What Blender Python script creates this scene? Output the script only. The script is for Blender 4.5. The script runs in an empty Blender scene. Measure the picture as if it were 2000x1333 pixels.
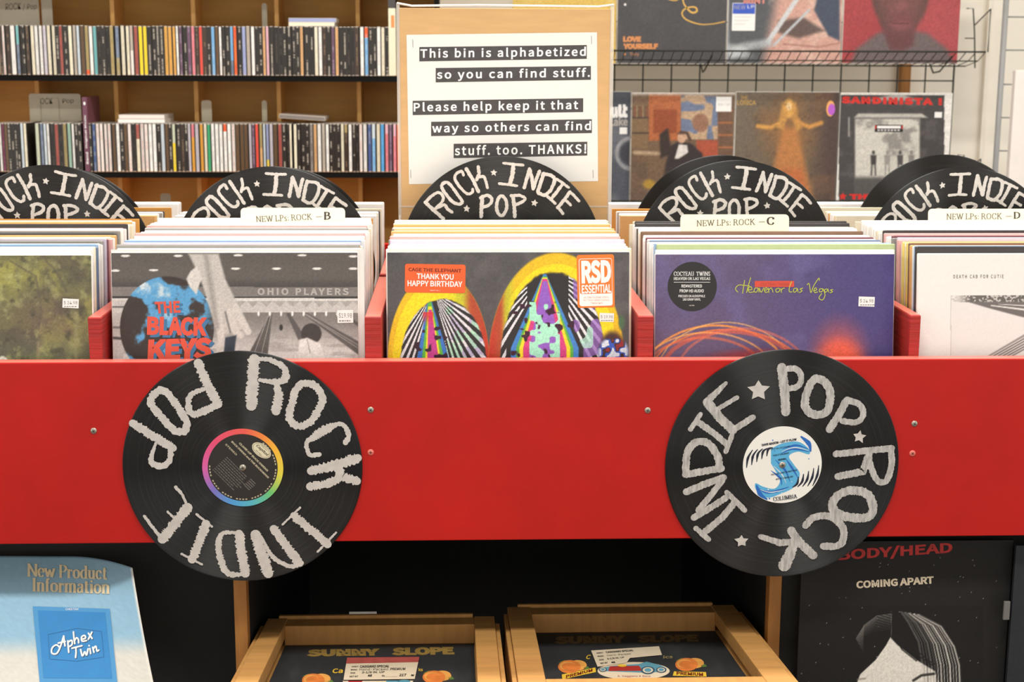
import bpy, bmesh, math, random
import numpy as np
from mathutils import Vector, Matrix

random.seed(7)
SC = bpy.context.scene
COL = SC.collection

# ------------------------------------------------------------------ camera
F, PITCH, YAW, ROLL, CAMH = 2890.0, 0.190572, 0.0378225, 0.0036967, 1.5
_fw = Vector((math.sin(YAW)*math.cos(PITCH), math.cos(YAW)*math.cos(PITCH), -math.sin(PITCH)))
_rt0 = Vector((math.cos(YAW), -math.sin(YAW), 0))
_up0 = _rt0.cross(_fw)
_rt = _rt0*math.cos(ROLL) + _up0*math.sin(ROLL)
_up = -_rt0*math.sin(ROLL) + _up0*math.cos(ROLL)
EYE = Vector((0, 0, CAMH))
cam = bpy.data.cameras.new('camera')
cam.sensor_width = 36.0
cam.lens = F*36/2000
cam.clip_start = 0.05
camo = bpy.data.objects.new('camera', cam)
COL.objects.link(camo)
mw = Matrix.Identity(4)
for i in range(3):
    mw[i][0], mw[i][1], mw[i][2], mw[i][3] = _rt[i], _up[i], -_fw[i], EYE[i]
camo.matrix_world = mw
SC.camera = camo
cam.dof.use_dof = True
cam.dof.focus_distance = 1.95
cam.dof.aperture_fstop = 11.0

def ray(x, y):
    return _fw + _rt*((x-1000)/F) - _up*((y-666.5)/F)
def at(x, y, Y):
    d = ray(x, y)
    return EYE + d*(Y/d.y)
def proj_np(P):
    P = P - np.array(EYE)
    z = P @ np.array(_fw)
    return 1000 + F*(P @ np.array(_rt))/z, 666.5 - F*(P @ np.array(_up))/z

# ------------------------------------------------------------------ world, lamps, exposure
w = bpy.data.worlds.new('World'); SC.world = w
w.use_nodes = True
bg = w.node_tree.nodes['Background']
bg.inputs[0].default_value = (1.0, 0.965, 0.915, 1)
bg.inputs[1].default_value = 1.15
SC.view_settings.view_transform = 'Standard'
SC.view_settings.look = 'None'
SC.view_settings.exposure = -0.05
SC.view_settings.gamma = 1.0
SC.cycles.use_denoising = True
SC.cycles.max_bounces = 6
SC.cycles.transparent_max_bounces = 12

def area(name, loc, sx, sy, power, col=(1, .97, .91), rot=(0, 0, 0)):
    l = bpy.data.lights.new(name, 'AREA')
    l.shape = 'RECTANGLE'; l.size = sx; l.size_y = sy
    l.energy = power; l.color = col
    o = bpy.data.objects.new(name, l); COL.objects.link(o)
    o.location = loc; o.rotation_euler = rot
    return o
# fluorescent ceiling fittings in three rows across the shop
for nm, Y, pw in (('over_bins', 1.90, 8), ('over_aisle', .75, 38), ('by_shelves', 2.55, 46)):
    for sfx, X, k in (('', .15, 1.0), ('_east', 2.6, .7), ('_west', -2.3, .7)):
        area('ceiling_lamp_'+nm+sfx, (X, Y, 2.98), 1.25, .24, pw*k)

# ------------------------------------------------------------------ small helpers
def s2l(c):
    c = np.asarray(c, float)/255.0
    return np.where(c <= .04045, c/12.92, ((c+.055)/1.055)**2.4)
def L4(c):
    a = s2l(c)
    return (float(a[0]), float(a[1]), float(a[2]), 1.0)

MATS = {}
def mat(name, col=(200, 200, 200), rough=.55, noise=0, nscale=30, stretch=(1, 1, 1), bump=0, metal=0, spec=.5, coat=0, alpha=1, nmin=.75):
    if name in MATS: return MATS[name]
    m = bpy.data.materials.new(name); m.use_nodes = True
    nt = m.node_tree; b = nt.nodes['Principled BSDF']
    b.inputs['Base Color'].default_value = L4(col)
    b.inputs['Roughness'].default_value = rough
    b.inputs['Metallic'].default_value = metal
    b.inputs['Specular IOR Level'].default_value = spec
    b.inputs['Coat Weight'].default_value = coat
    b.inputs['Coat Roughness'].default_value = .15
    b.inputs['Alpha'].default_value = alpha
    if noise or bump:
        tc = nt.nodes.new('ShaderNodeTexCoord'); mp = nt.nodes.new('ShaderNodeMapping')
        mp.inputs['Scale'].default_value = stretch
        n = nt.nodes.new('ShaderNodeTexNoise'); n.inputs['Scale'].default_value = nscale
        n.inputs['Detail'].default_value = 5; n.inputs['Roughness'].default_value = .6
        nt.links.new(tc.outputs['Object'], mp.inputs[0]); nt.links.new(mp.outputs[0], n.inputs['Vector'])
        if noise:
            r = nt.nodes.new('ShaderNodeMapRange')
            r.inputs[1].default_value = .3; r.inputs[2].default_value = .7
            r.inputs[3].default_value = 1-noise; r.inputs[4].default_value = 1+noise*.6
            mx = nt.nodes.new('ShaderNodeVectorMath'); mx.operation = 'SCALE'
            mx.inputs[0].default_value = L4(col)[:3]
            nt.links.new(n.outputs['Fac'], r.inputs[0]); nt.links.new(r.outputs[0], mx.inputs['Scale'])
            nt.links.new(mx.outputs[0], b.inputs['Base Color'])
        if bump:
            bp = nt.nodes.new('ShaderNodeBump'); bp.inputs['Strength'].default_value = bump
            bp.inputs['Distance'].default_value = .002
            nt.links.new(n.outputs['Fac'], bp.inputs['Height']); nt.links.new(bp.outputs[0], b.inputs['Normal'])
    MATS[name] = m
    return m

def mat_attr(name, rough=.45, coat=0.0, spec=.4):
    """print on a sleeve: colour attribute 'ink'"""
    if name in MATS: return MATS[name]
    m = bpy.data.materials.new(name); m.use_nodes = True
    nt = m.node_tree; b = nt.nodes['Principled BSDF']
    a = nt.nodes.new('ShaderNodeAttribute'); a.attribute_name = 'ink'
    nt.links.new(a.outputs['Color'], b.inputs['Base Color'])
    b.inputs['Roughness'].default_value = rough
    b.inputs['Specular IOR Level'].default_value = spec
    b.inputs['Coat Weight'].default_value = coat; b.inputs['Coat Roughness'].default_value = .12
    MATS[name] = m
    return m

def mat_objcol(name, rough=.5, noise=0.12, nscale=200, stretch=(1, 1, 1)):
    if name in MATS: return MATS[name]
    m = bpy.data.materials.new(name); m.use_nodes = True
    nt = m.node_tree; b = nt.nodes['Principled BSDF']
    oi = nt.nodes.new('ShaderNodeObjectInfo')
    tc = nt.nodes.new('ShaderNodeTexCoord'); mp = nt.nodes.new('ShaderNodeMapping'); mp.inputs['Scale'].default_value = stretch
    n = nt.nodes.new('ShaderNodeTexNoise'); n.inputs['Scale'].default_value = nscale
    r = nt.nodes.new('ShaderNodeMapRange'); r.inputs[3].default_value = 1-noise; r.inputs[4].default_value = 1+noise
    mx = nt.nodes.new('ShaderNodeVectorMath'); mx.operation = 'SCALE'
    nt.links.new(tc.outputs['Object'], mp.inputs[0]); nt.links.new(mp.outputs[0], n.inputs['Vector'])
    nt.links.new(n.outputs['Fac'], r.inputs[0]); nt.links.new(r.outputs[0], mx.inputs['Scale'])
    nt.links.new(oi.outputs['Color'], mx.inputs[0]); nt.links.new(mx.outputs[0], b.inputs['Base Color'])
    b.inputs['Roughness'].default_value = rough
    MATS[name] = m
    return m

class MB:
    def __init__(s): s.v = []; s.f = []; s.m = []; s.sm = []
    def face(s, pts, mi=0, smooth=False):
        n = len(s.v); s.v += [tuple(p) for p in pts]; s.f.append(tuple(range(n, n+len(pts)))); s.m.append(mi); s.sm.append(smooth)
    def box(s, x0, x1, y0, y1, z0, z1, mi=0):
        n = len(s.v)
        s.v += [(x, y, z) for z in (z0, z1) for (x, y) in ((x0, y0), (x1, y0), (x1, y1), (x0, y1))]
        for q in ((3, 2, 1, 0), (4, 5, 6, 7), (0, 1, 5, 4), (1, 2, 6, 5), (2, 3, 7, 6), (3, 0, 4, 7)):
            s.f.append(tuple(n+i for i in q)); s.m.append(mi); s.sm.append(False)
    def tube(s, pts, r, k=6, mi=0, caps=True):
        pts = [Vector(p) for p in pts]; n0 = len(s.v)
        for i, p in enumerate(pts):
            d = (pts[min(i+1, len(pts)-1)]-pts[max(i-1, 0)]).normalized()
            a = d.orthogonal().normalized(); b = d.cross(a)
            for j in range(k):
                t = 2*math.pi*j/k
                s.v.append(tuple(p+(a*math.cos(t)+b*math.sin(t))*r))
        for i in range(len(pts)-1):
            for j in range(k):
                j2 = (j+1) % k
                s.f.append((n0+i*k+j, n0+i*k+j2, n0+(i+1)*k+j2, n0+(i+1)*k+j)); s.m.append(mi); s.sm.append(True)
        if caps:
            s.f.append(tuple(n0+j for j in reversed(range(k)))); s.m.append(mi); s.sm.append(False)
            e = n0+(len(pts)-1)*k
            s.f.append(tuple(e+j for j in range(k))); s.m.append(mi); s.sm.append(False)
    def lathe(s, prof, k=96, mi=0, smooth=True):
        """profile of (radius, y) spun round the local Y axis"""
        n0 = len(s.v)
        for r, y in prof:
            for j in range(k):
                t = 2*math.pi*j/k
                s.v.append((r*math.cos(t), y, r*math.sin(t)))
        for i in range(len(prof)-1):
            for j in range(k):
                j2 = (j+1) % k
                s.f.append((n0+i*k+j, n0+(i+1)*k+j, n0+(i+1)*k+j2, n0+i*k+j2)); s.m.append(mi); s.sm.append(smooth)
    def prism(s, poly, y0, y1, mi=0):
        """polygon of (x, z) given depth from y0 (front) to y1"""
        n = len(s.v); k = len(poly)
        s.v += [(x, y0, z) for x, z in poly]+[(x, y1, z) for x, z in poly]
        s.f.append(tuple(range(n, n+k))); s.f.append(tuple(n+k+i for i in reversed(range(k))))
        s.m += [mi, mi]; s.sm += [False, False]
        for i in range(k):
            j = (i+1) % k
            s.f.append((n+j, n+i, n+k+i, n+k+j)); s.m.append(mi); s.sm.append(False)
    def build(s, name, mats, parent=None, loc=(0, 0, 0), rot=(0, 0, 0), bevel=0):
        me = bpy.data.meshes.new(name)
        me.from_pydata(s.v, [], s.f)
        for m in (mats if isinstance(mats, (list, tuple)) else [mats]): me.materials.append(m)
        me.polygons.foreach_set('material_index', s.m)
        me.polygons.foreach_set('use_smooth', s.sm)
        me.update()
        o = bpy.data.objects.new(name, me); COL.objects.link(o)
        o.location = loc; o.rotation_euler = rot
        if parent is not None: o.parent = parent
        if bevel:
            b = o.modifiers.new('bevel', 'BEVEL'); b.width = bevel; b.segments = 2; b.limit_method = 'ANGLE'
        return o

def empty(name, loc=(0, 0, 0), rot=(0, 0, 0)):
    o = bpy.data.objects.new(name, None); COL.objects.link(o)
    o.location = loc; o.rotation_euler = rot
    o.empty_display_size = .05
    return o
def tag(o, label, cat, group=None, kind=None):
    if label: o['label'] = label
    if cat: o['category'] = cat
    if group: o['group'] = group
    if kind: o['kind'] = kind
    return o
def struct(o):
    o['kind'] = 'structure'; return o

def frame_of(loc, rot):
    return Matrix.Translation(Vector(loc)) @ Vector((0, 0, 0)).to_track_quat('Z', 'Y').to_matrix().to_4x4() if False else Matrix.LocRotScale(Vector(loc), __import__('mathutils').Euler(rot), None)

class Plane:
    """local x-z plane of an object standing at loc with rotation rot; turns measured points of the photograph into local x, z"""
    def __init__(s, loc, rot=(0, 0, 0), y=0.0):
        s.M = frame_of(loc, rot); s.I = s.M.inverted(); s.y = y
    def __call__(s, px, py):
        e = s.I @ EYE; d = (s.I.to_3x3() @ ray(px, py))
        t = (s.y-e.y)/d.y
        p = e+d*t
        return (p.x, p.z)
    def px(s, U, V):
        P = np.stack([U, np.full_like(U, s.y), V, np.ones_like(U)], -1) @ np.array(s.M).T
        return proj_np(P[..., :3])

# ------------------------------------------------------------------ lettering
FONTS = {}
def font(name):
    if name not in FONTS:
        f = None
        if name == 'inter':
            try:
                f = bpy.data.fonts.load(bpy.utils.system_resource('DATAFILES')+'/fonts/Inter.woff2')
            except Exception:
                f = None
        if name == 'grotesque':
            try:
                f = bpy.data.fonts.load(bpy.utils.system_resource('DATAFILES')+'/fonts/Noto Sans CJK Regular.woff2')
            except Exception:
                f = None
        FONTS[name] = f
    return FONTS[name]
_TX = {}
def text_mesh(s, fnt, bold, sp):
    k = (s, fnt, bold, sp)
    if k in _TX: return _TX[k]
    cu = bpy.data.curves.new('t', 'FONT'); cu.body = s
    f = font(fnt)
    if f: cu.font = f
    cu.offset = bold; cu.space_character = sp; cu.resolution_u = 3
    cu.dimensions = '2D'; cu.fill_mode = 'FRONT'
    o = bpy.data.objects.new('t', cu); COL.objects.link(o)
    dg = bpy.context.evaluated_depsgraph_get(); dg.update()
    me = o.evaluated_get(dg).to_mesh()
    v = np.array([p.co[:2] for p in me.vertices]); fs = [tuple(p.vertices) for p in me.polygons]
    o.evaluated_get(dg).to_mesh_clear()
    bpy.data.objects.remove(o); bpy.data.curves.remove(cu)
    if len(v) == 0: v = np.zeros((1, 2))
    v = (v-v.min(0))/np.maximum(v.max(0)-v.min(0), 1e-6)
    _TX[k] = (v, fs)
    return _TX[k]

def crom(p, n=6):
    p = [np.array(q, float) for q in p]
    if len(p) < 3: return p
    out = []
    for i in range(len(p)-1):
        a, b, c, d = p[max(i-1, 0)], p[i], p[i+1], p[min(i+2, len(p)-1)]
        for k in range(n):
            t = k/n
            out.append(.5*((2*b)+(-a+c)*t+(2*a-5*b+4*c-d)*t*t+(-a+3*b-3*c+d)*t**3))
    out.append(p[-1])
    return out
def resample(p, step):
    p = [np.array(q, float) for q in p]; out = [p[0]]
    for a, b in zip(p[:-1], p[1:]):
        L = np.linalg.norm(b-a); k = max(1, int(L/step))
        for i in range(1, k+1): out.append(a+(b-a)*i/k)
    return out

class Ink:
    """flat print: shapes in local x-z, each layer a fraction of a millimetre in front of the last"""
    def __init__(s, y0=-.0003, dy=.00012): s.mb = MB(); s.mats = []; s.y0 = y0; s.dy = dy; s.fy = None
    def mi(s, m):
        if m not in s.mats: s.mats.append(m)
        return s.mats.index(m)
    def y(s, layer): return s.y0-s.dy*layer
    def poly(s, pts, m, layer=0):
        y = s.y(layer); s.mb.face([(p[0], y, p[1]) for p in pts], s.mi(m))
    def rect(s, x0, z0, x1, z1, m, layer=0, r=0, rot=0):
        cx, cz = (x0+x1)/2, (z0+z1)/2
        a, b = abs(x1-x0)/2, abs(z1-z0)/2
        pts = []
        if r:
            for (sx, sz, t0) in ((1, 1, 0), (-1, 1, 90), (-1, -1, 180), (1, -1, 270)):
                for k in range(5):
                    t = math.radians(t0+k*22.5)
                    pts.append((sx*(a-r)+r*math.cos(t), sz*(b-r)+r*math.sin(t)))
        else: pts = [(a, b), (-a, b), (-a, -b), (a, -b)]
        c, q = math.cos(rot), math.sin(rot)
        s.poly([(cx+x*c-z*q, cz+x*q+z*c) for x, z in pts], m, layer)
    def ell(s, cx, cz, rx, rz, m, layer=0, k=40, rot=0):
        c, q = math.cos(rot), math.sin(rot)
        s.poly([(cx+rx*math.cos(t)*c-rz*math.sin(t)*q, cz+rx*math.cos(t)*q+rz*math.sin(t)*c) for t in [2*math.pi*i/k for i in range(k)]], m, layer)
    def ring(s, cx, cz, r0, r1, m, layer=0, k=64):
        y = s.y(layer); mi = s.mi(m)
        for i in range(k):
            a, b = 2*math.pi*i/k, 2*math.pi*(i+1)/k
            s.mb.face([(cx+r*math.cos(t), y, cz+r*math.sin(t)) for r, t in ((r0, a), (r1, a), (r1, b), (r0, b))], mi)
    def star(s, cx, cz, r, m, layer=0, rot=0, fat=.5, jag=0):
        pts = []
        for i in range(10):
            t = math.pi/2+rot+i*math.pi/5; q = (r if i % 2 == 0 else r*fat)*(1+random.uniform(-jag, jag))
            pts.append((cx+q*math.cos(t), cz+q*math.sin(t)))
        y = s.y(layer); mi = s.mi(m)
        for i in range(10):
            s.mb.face([(cx, y, cz), (pts[i][0], y, pts[i][1]), (pts[(i+1) % 10][0], y, pts[(i+1) % 10][1])], mi)
    def stroke(s, pts, wd, m, layer=0, smooth=True, jag=0, step=None, closed=False, nib=None):
        """pts local; wd full width, a number or a list with one width per given point"""
        P = [np.array(p[:2], float) for p in pts]
        if closed: Q = crom([P[-1]]+P+[P[0], P[1]], 6)[6:-6]
        elif smooth and len(P) > 2: Q = crom(P, 6)
        else: Q = P
        if step is None: step = (wd if not isinstance(wd, (list, tuple)) else max(wd))*.35
        Q = resample(Q, max(step, 1e-4))
        n = len(Q)
        if n < 2: return
        s.ns = getattr(s, 'ns', 0)+1
        y = s.y(layer)-6e-6*(s.ns % 15); mi = s.mi(m)
        Ls, Rs = [], []
        for i in range(n):
            d = Q[min(i+1, n-1)]-Q[max(i-1, 0)]
            if closed and i in (0, n-1): d = Q[1]-Q[n-2]
            if closed and i == n-1: Ls.append(Ls[0]); Rs.append(Rs[0]); continue
            L = np.linalg.norm(d); d = d/L if L > 0 else np.array([1., 0])
            nn = np.array([-d[1], d[0]])
            if isinstance(wd, (list, tuple)):
                f = i/(n-1)*(len(wd)-1); k = min(int(f), len(wd)-2); h = (wd[k]+(wd[k+1]-wd[k])*(f-k))/2
            else: h = wd/2
            if nib is not None: h = nib/2+(h-nib/2)*abs(d[1])**1.3
            a = h*(1+random.uniform(-jag, jag)); b = h*(1+random.uniform(-jag, jag))
            Ls.append(Q[i]+nn*a); Rs.append(Q[i]-nn*b)
        for i in range(n-1):
            s.mb.face([(p[0], y, p[1]) for p in (Rs[i], Rs[i+1], Ls[i+1], Ls[i])], mi)
        if jag and not closed:
            for e, (c, o) in ((0, (Q[0], Q[1])), (1, (Q[-1], Q[-2]))):
                h = np.linalg.norm((Ls[0]-Rs[0]) if e == 0 else (Ls[-1]-Rs[-1]))/2
                s.mb.face([(c[0]+h*math.cos(t)*.95, y-3e-6, c[1]+h*math.sin(t)*.95) for t in [2*math.pi*i/10 for i in range(10)]], mi)
    def text(s, t, quad, m, layer=0, fnt=None, bold=0, sp=1.0):
        fnt = fnt or ('grotesque' if bold else 'inter')
        """quad: lower-left, lower-right, upper-left local corners the ink of the words fills"""
        v, fs = text_mesh(t, fnt, bold, sp)
        o, a, b = [np.array(q[:2], float) for q in quad]
        P = o+v[:, :1]*(a-o)+v[:, 1:]*(b-o)
        n = len(s.mb.v); y = s.y(layer); mi = s.mi(m)
        s.mb.v += [(p[0], y, p[1]) for p in P]
        for f in fs:
            s.mb.f.append(tuple(n+i for i in f)); s.mb.m.append(mi); s.mb.sm.append(False)
    def serif(s, t, quad, m, layer=0, thick=.17, thin=.05, gap=.14):
        x = 0; runs = []
        for ch in t:
            if ch == ' ': x += .32; continue
            wd, strokes, feet, dots = SERIF[ch]
            runs.append((x, strokes, feet, dots)); x += wd+gap
        x -= gap
        o, a, b = [np.array(q[:2], float) for q in quad]
        def T(u, v): return o+(a-o)*(u/x)+(b-o)*v
        sx = np.linalg.norm(a-o)/x; sz = np.linalg.norm(b-o)
        k = min(sx, sz)
        for x0, strokes, feet, dots in runs:
            for sm, pts in strokes:
                s.stroke([T(x0+u, v) for u, v in pts], thick*k, m, layer, smooth=sm, nib=thin*k, step=.06*sz)
            for u, v in feet:
                s.stroke([T(x0+u-.13, v), T(x0+u+.13, v)], thin*1.25*k, m, layer, smooth=False)
            for u, v in dots:
                c = T(x0+u, v); s.ell(c[0], c[1], .09*k, .09*sz, m, layer, 10)
    def build(s, name, parent, **kw):
        return s.mb.build(name, s.mats, parent, **kw)

def _g(spec):
    """'width|strokes|feet|dots'; strokes ';'-separated, '~' means curved"""
    p = spec.split('|')+['', '']
    def pts(q): return [tuple(float(c) for c in z.split(',')) for z in q.split()]
    st = []
    for q in p[1].split(';'):
        q = q.strip()
        if q: st.append((q[0] == '~', pts(q.lstrip('~'))))
    return float(p[0]), st, pts(p[2]), pts(p[3])
SERIF = {k: _g(v) for k, v in {
    'N': '.8|.1,0 .1,1;.1,1 .7,0;.7,0 .7,1|.1,0 .1,1 .7,1',
    'E': '.65|.12,0 .12,1;.12,.97 .6,.97;.12,.5 .45,.5;.12,.03 .62,.03;.6,.8 .6,.97;.62,.03 .62,.22;.45,.4 .45,.6|.12,0 .12,1',
    'W': '1.1|.05,1 .33,0;.33,0 .55,.9;.55,.9 .78,0;.78,0 1.05,1|.05,1 .55,.97 1.05,1',
    'L': '.62|.12,0 .12,1;.12,.03 .6,.03;.6,.03 .6,.25|.12,0 .12,1',
    'P': '.62|.12,0 .12,1;~.12,.97 .42,.97 .58,.75 .42,.5 .12,.5|.12,0 .12,1',
    's': '.42|~.36,.55 .22,.68 .08,.56 .12,.42 .3,.28 .36,.13 .2,0 .05,.12',
    ':': '.18|||.1,.08 .1,.55',
    'R': '.74|.12,0 .12,1;~.12,.97 .42,.97 .56,.76 .42,.53 .12,.53;.36,.53 .7,0|.12,0 .12,1 .7,0',
    'O': '.82|~.41,1 .14,.85 .07,.5 .14,.15 .41,0 .68,.15 .75,.5 .68,.85 .41,1',
    'C': '.76|~.68,.72 .6,.93 .42,1 .16,.86 .07,.5 .16,.14 .42,0 .6,.06 .7,.26;.68,.7 .68,.97',
    'K': '.76|.12,0 .12,1;.12,.4 .62,1;.3,.6 .7,0|.12,0 .12,1 .62,1 .7,0',
    'B': '.68|.12,0 .12,1;~.12,.97 .4,.97 .54,.77 .4,.54 .12,.53;~.38,.53 .6,.42 .62,.2 .42,.03 .12,.03|.12,0 .12,1',
    'D': '.78|.12,0 .12,1;~.12,.97 .42,.96 .66,.78 .71,.5 .66,.22 .42,.04 .12,.03|.12,0 .12,1',
    '-': '.75|.02,.42 .73,.42|',
    'e': '.52|~.08,.38 .45,.38 .42,.6 .27,.68 .1,.55 .07,.33 .14,.08 .3,0 .46,.12',
    'w': '.82|.05,.68 .24,0;.24,0 .4,.6;.4,.6 .58,0;.58,0 .77,.68|.05,.68 .77,.68',
    'r': '.42|.12,0 .12,.66;~.12,.45 .22,.62 .36,.64|.12,0 .1,.66|.36,.6',
    'o': '.56|~.28,.68 .1,.55 .07,.34 .1,.13 .28,0 .46,.13 .49,.34 .46,.55 .28,.68',
    'd': '.58|.46,0 .46,1;~.46,.6 .28,.68 .1,.52 .07,.3 .14,.06 .28,0 .46,.1|.5,0 .42,1',
    'u': '.58|~.12,.66 .12,.18 .24,0 .44,.12;.46,0 .46,.66|.1,.66 .5,0 .42,.66',
    'c': '.5|~.44,.52 .3,.68 .12,.56 .07,.33 .14,.08 .3,0 .45,.14||.42,.54',
    't': '.38|~.16,.9 .16,.15 .24,.0 .36,.06;.02,.66 .34,.66',
    'I': '.3|.15,0 .15,1|.15,0 .15,1',
    'n': '.6|.12,0 .12,.66;~.12,.5 .28,.68 .46,.58 .47,.4 .47,0|.12,0 .1,.66 .47,0',
    'f': '.36|~.34,.96 .22,1 .15,.85 .15,.5 .15,0;.02,.66 .32,.66|.15,0',
    'm': '.9|.12,0 .12,.66;~.12,.5 .26,.68 .43,.58 .44,0;~.44,.5 .6,.68 .77,.58 .78,0|.12,0 .1,.66 .44,0 .78,0',
    'a': '.52|~.1,.52 .24,.68 .4,.58 .4,.1 .5,.02;~.4,.42 .14,.32 .08,.14 .2,0 .4,.14',
    'i': '.26|.13,0 .13,.66|.13,0 .1,.66|.13,.9',
    'T': '.72|.36,0 .36,1;.05,.97 .67,.97;.05,.78 .05,.97;.67,.78 .67,.97|.36,0',
    'U': '.78|~.12,1 .12,.25 .25,.02 .52,.02 .66,.25 .66,1|.12,1 .66,1',
    'A': '.8|.08,0 .4,1;.4,1 .72,0;.2,.35 .58,.35|.08,0 .72,0',
    'H': '.8|.12,0 .12,1;.68,0 .68,1;.12,.5 .68,.5|.12,0 .12,1 .68,0 .68,1',
    'V': '.76|.06,1 .38,0;.38,0 .7,1|.06,1 .7,1',
    'G': '.82|~.7,.74 .6,.94 .42,1 .16,.86 .07,.5 .16,.14 .42,0 .6,.05 .7,.16;.7,.08 .7,.42;.5,.42 .8,.42',
    'S': '.56|~.48,.78 .4,.97 .22,.97 .08,.8 .14,.6 .38,.42 .48,.22 .36,.02 .16,.02 .06,.24',
    'M': '.95|.1,0 .1,1;.1,1 .47,.05;.47,.05 .84,1;.84,0 .84,1|.1,0 .1,1 .84,0 .84,1',
}.items()}

# ------------------------------------------------------------------ printed pictures: colour per vertex of a fine grid
def _hash(ix, iy, seed):
    h = (ix.astype(np.int64)*374761393+iy.astype(np.int64)*668265263+seed*1442695041) & 0x7fffffff
    h = (h ^ (h >> 13))*1274126177 & 0x7fffffff
    return ((h ^ (h >> 16)) & 0xffff)/65535.0
def vnoise(X, Y, s, seed=0):
    x, y = X/s, Y/s; ix, iy = np.floor(x), np.floor(y); fx, fy = x-ix, y-iy
    fx, fy = fx*fx*(3-2*fx), fy*fy*(3-2*fy)
    a, b = _hash(ix, iy, seed), _hash(ix+1, iy, seed); c, d = _hash(ix, iy+1, seed), _hash(ix+1, iy+1, seed)
    return (a*(1-fx)+b*fx)*(1-fy)+(c*(1-fx)+d*fx)*fy
def fbm(X, Y, s, seed=0, o=4):
    r = 0; a = .5; t = 0
    for i in range(o):
        r = r+a*vnoise(X, Y, s/2**i, seed+i*17); t += a; a *= .55
    return r/t
def sstep(a, b, x):
    t = np.clip((x-a)/(b-a), 0, 1); return t*t*(3-2*t)
class Pic:
    def __init__(s, X, Y, bg):
        s.X, s.Y = X, Y; s.C = np.ones(X.shape+(3,))*np.array(bg, float)
    def mix(s, a, col):
        a = np.clip(a, 0, 1)[..., None]
        s.C = s.C*(1-a)+np.array(col, float)*a
    def mul(s, k): s.C = s.C*k[..., None]
    def ell(s, cx, cy, rx, ry, col, soft=.06, rot=0, al=1):
        dx, dy = s.X-cx, s.Y-cy; c, q = math.cos(rot), math.sin(rot)
        d = np.hypot((dx*c+dy*q)/rx, (-dx*q+dy*c)/ry)
        s.mix(al*sstep(1+soft, 1-soft, d), col); return d
    def line(s, pts, wd, col, soft=1.2, al=1):
        d = np.full(s.X.shape, 1e9)
        for (ax, ay), (bx, by) in zip(pts[:-1], pts[1:]):
            vx, vy = bx-ax, by-ay; t = np.clip(((s.X-ax)*vx+(s.Y-ay)*vy)/(vx*vx+vy*vy+1e-9), 0, 1)
            d = np.minimum(d, np.hypot(s.X-ax-t*vx, s.Y-ay-t*vy))
        s.mix(al*sstep(wd/2+soft, wd/2-soft, d), col)
    def poly(s, pts, col, soft=1.0, al=1):
        ins = np.zeros(s.X.shape, bool); d = np.full(s.X.shape, 1e9); n = len(pts)
        for i in range(n):
            (ax, ay), (bx, by) = pts[i], pts[(i+1) % n]
            if ay != by:
                c = ((ay > s.Y) != (by > s.Y)) & (s.X < (bx-ax)*(s.Y-ay)/(by-ay)+ax); ins ^= c
            vx, vy = bx-ax, by-ay; t = np.clip(((s.X-ax)*vx+(s.Y-ay)*vy)/(vx*vx+vy*vy+1e-9), 0, 1)
            d = np.minimum(d, np.hypot(s.X-ax-t*vx, s.Y-ay-t*vy))
        sd = np.where(ins, d, -d)
        s.mix(al*sstep(-soft, soft, sd), col)
    def grain(s, a, sc=2, seed=3):
        s.C = s.C*(1+a*(fbm(s.X, s.Y, sc, seed, 2)-.5)*2)[..., None]

def picture(name, parent, pl, x0, x1, z0, z1, nx, nz, fn, m, y=-.0003, deform=None):
    """fine grid standing at local y; fn paints it"""
    U, V = np.meshgrid(np.linspace(x0, x1, nx), np.linspace(z0, z1, nz))
    pl2 = Plane((0, 0, 0)); pl2.M, pl2.I, pl2.y = pl.M, pl.I, y
    X, Y = pl2.px(U, V)
    p = fn(X, Y)
    C = s2l(np.clip(p.C, 0, 255))
    W = np.full(U.shape, y) if deform is None else y+deform(U, V)
    co = np.stack([U, W, V], -1).reshape(-1, 3)
    i = np.arange(nx*nz).reshape(nz, nx)
    fc = np.stack([i[:-1, :-1], i[:-1, 1:], i[1:, 1:], i[1:, :-1]], -1).reshape(-1, 4)
    me = bpy.data.meshes.new(name)
    me.from_pydata(co.tolist(), [], fc.tolist())
    a = me.color_attributes.new('ink', 'FLOAT_COLOR', 'POINT')
    a.data.foreach_set('color', np.concatenate([C.reshape(-1, 3), np.ones((nx*nz, 1))], 1).ravel().astype(np.float32))
    me.materials.append(m)
    me.polygons.foreach_set('use_smooth', [True]*len(fc))
    o = bpy.data.objects.new(name, me); COL.objects.link(o)
    if parent is not None: o.parent = parent
    return o

# ------------------------------------------------------------------ materials
RED = mat('red_paint', (187, 18, 9), rough=.45, noise=.10, nscale=9, bump=.25, spec=.36)
REDEDGE = mat('red_paint_end_grain', (176, 34, 28), rough=.5, noise=.22, nscale=14, stretch=(1, 1, 22), bump=.6, spec=.6)
REDTOP = mat('red_paint_wear_and_sheen', (230, 118, 104), rough=.3, noise=.12, nscale=20, spec=.7)  # pale tone paints in the overhead lamps' sheen along with wear
BLACKBOARD = mat('black_board', (19, 18, 17), rough=.75, noise=.2, nscale=60)
WOOD = mat('plain_wood', (166, 112, 52), rough=.6, noise=.22, nscale=7, stretch=(9, 9, 1), bump=.2)
WOODH = mat('plain_wood_lengthwise', (196, 138, 66), rough=.6, noise=.22, nscale=7, stretch=(1, 9, 9), bump=.2)
SHELFBACK = mat('shelf_backboard', (214, 168, 88), rough=.6, noise=.14, nscale=5, stretch=(1, 1, 6))
SHELFEDGE = mat('shelf_upright_edge', (240, 186, 106), rough=.55, noise=.12, nscale=8, stretch=(8, 8, 1))
BLACKPAINT = mat('black_edge_paint', (10, 8, 6), rough=.85, noise=.15, nscale=40, spec=.2)
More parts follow.
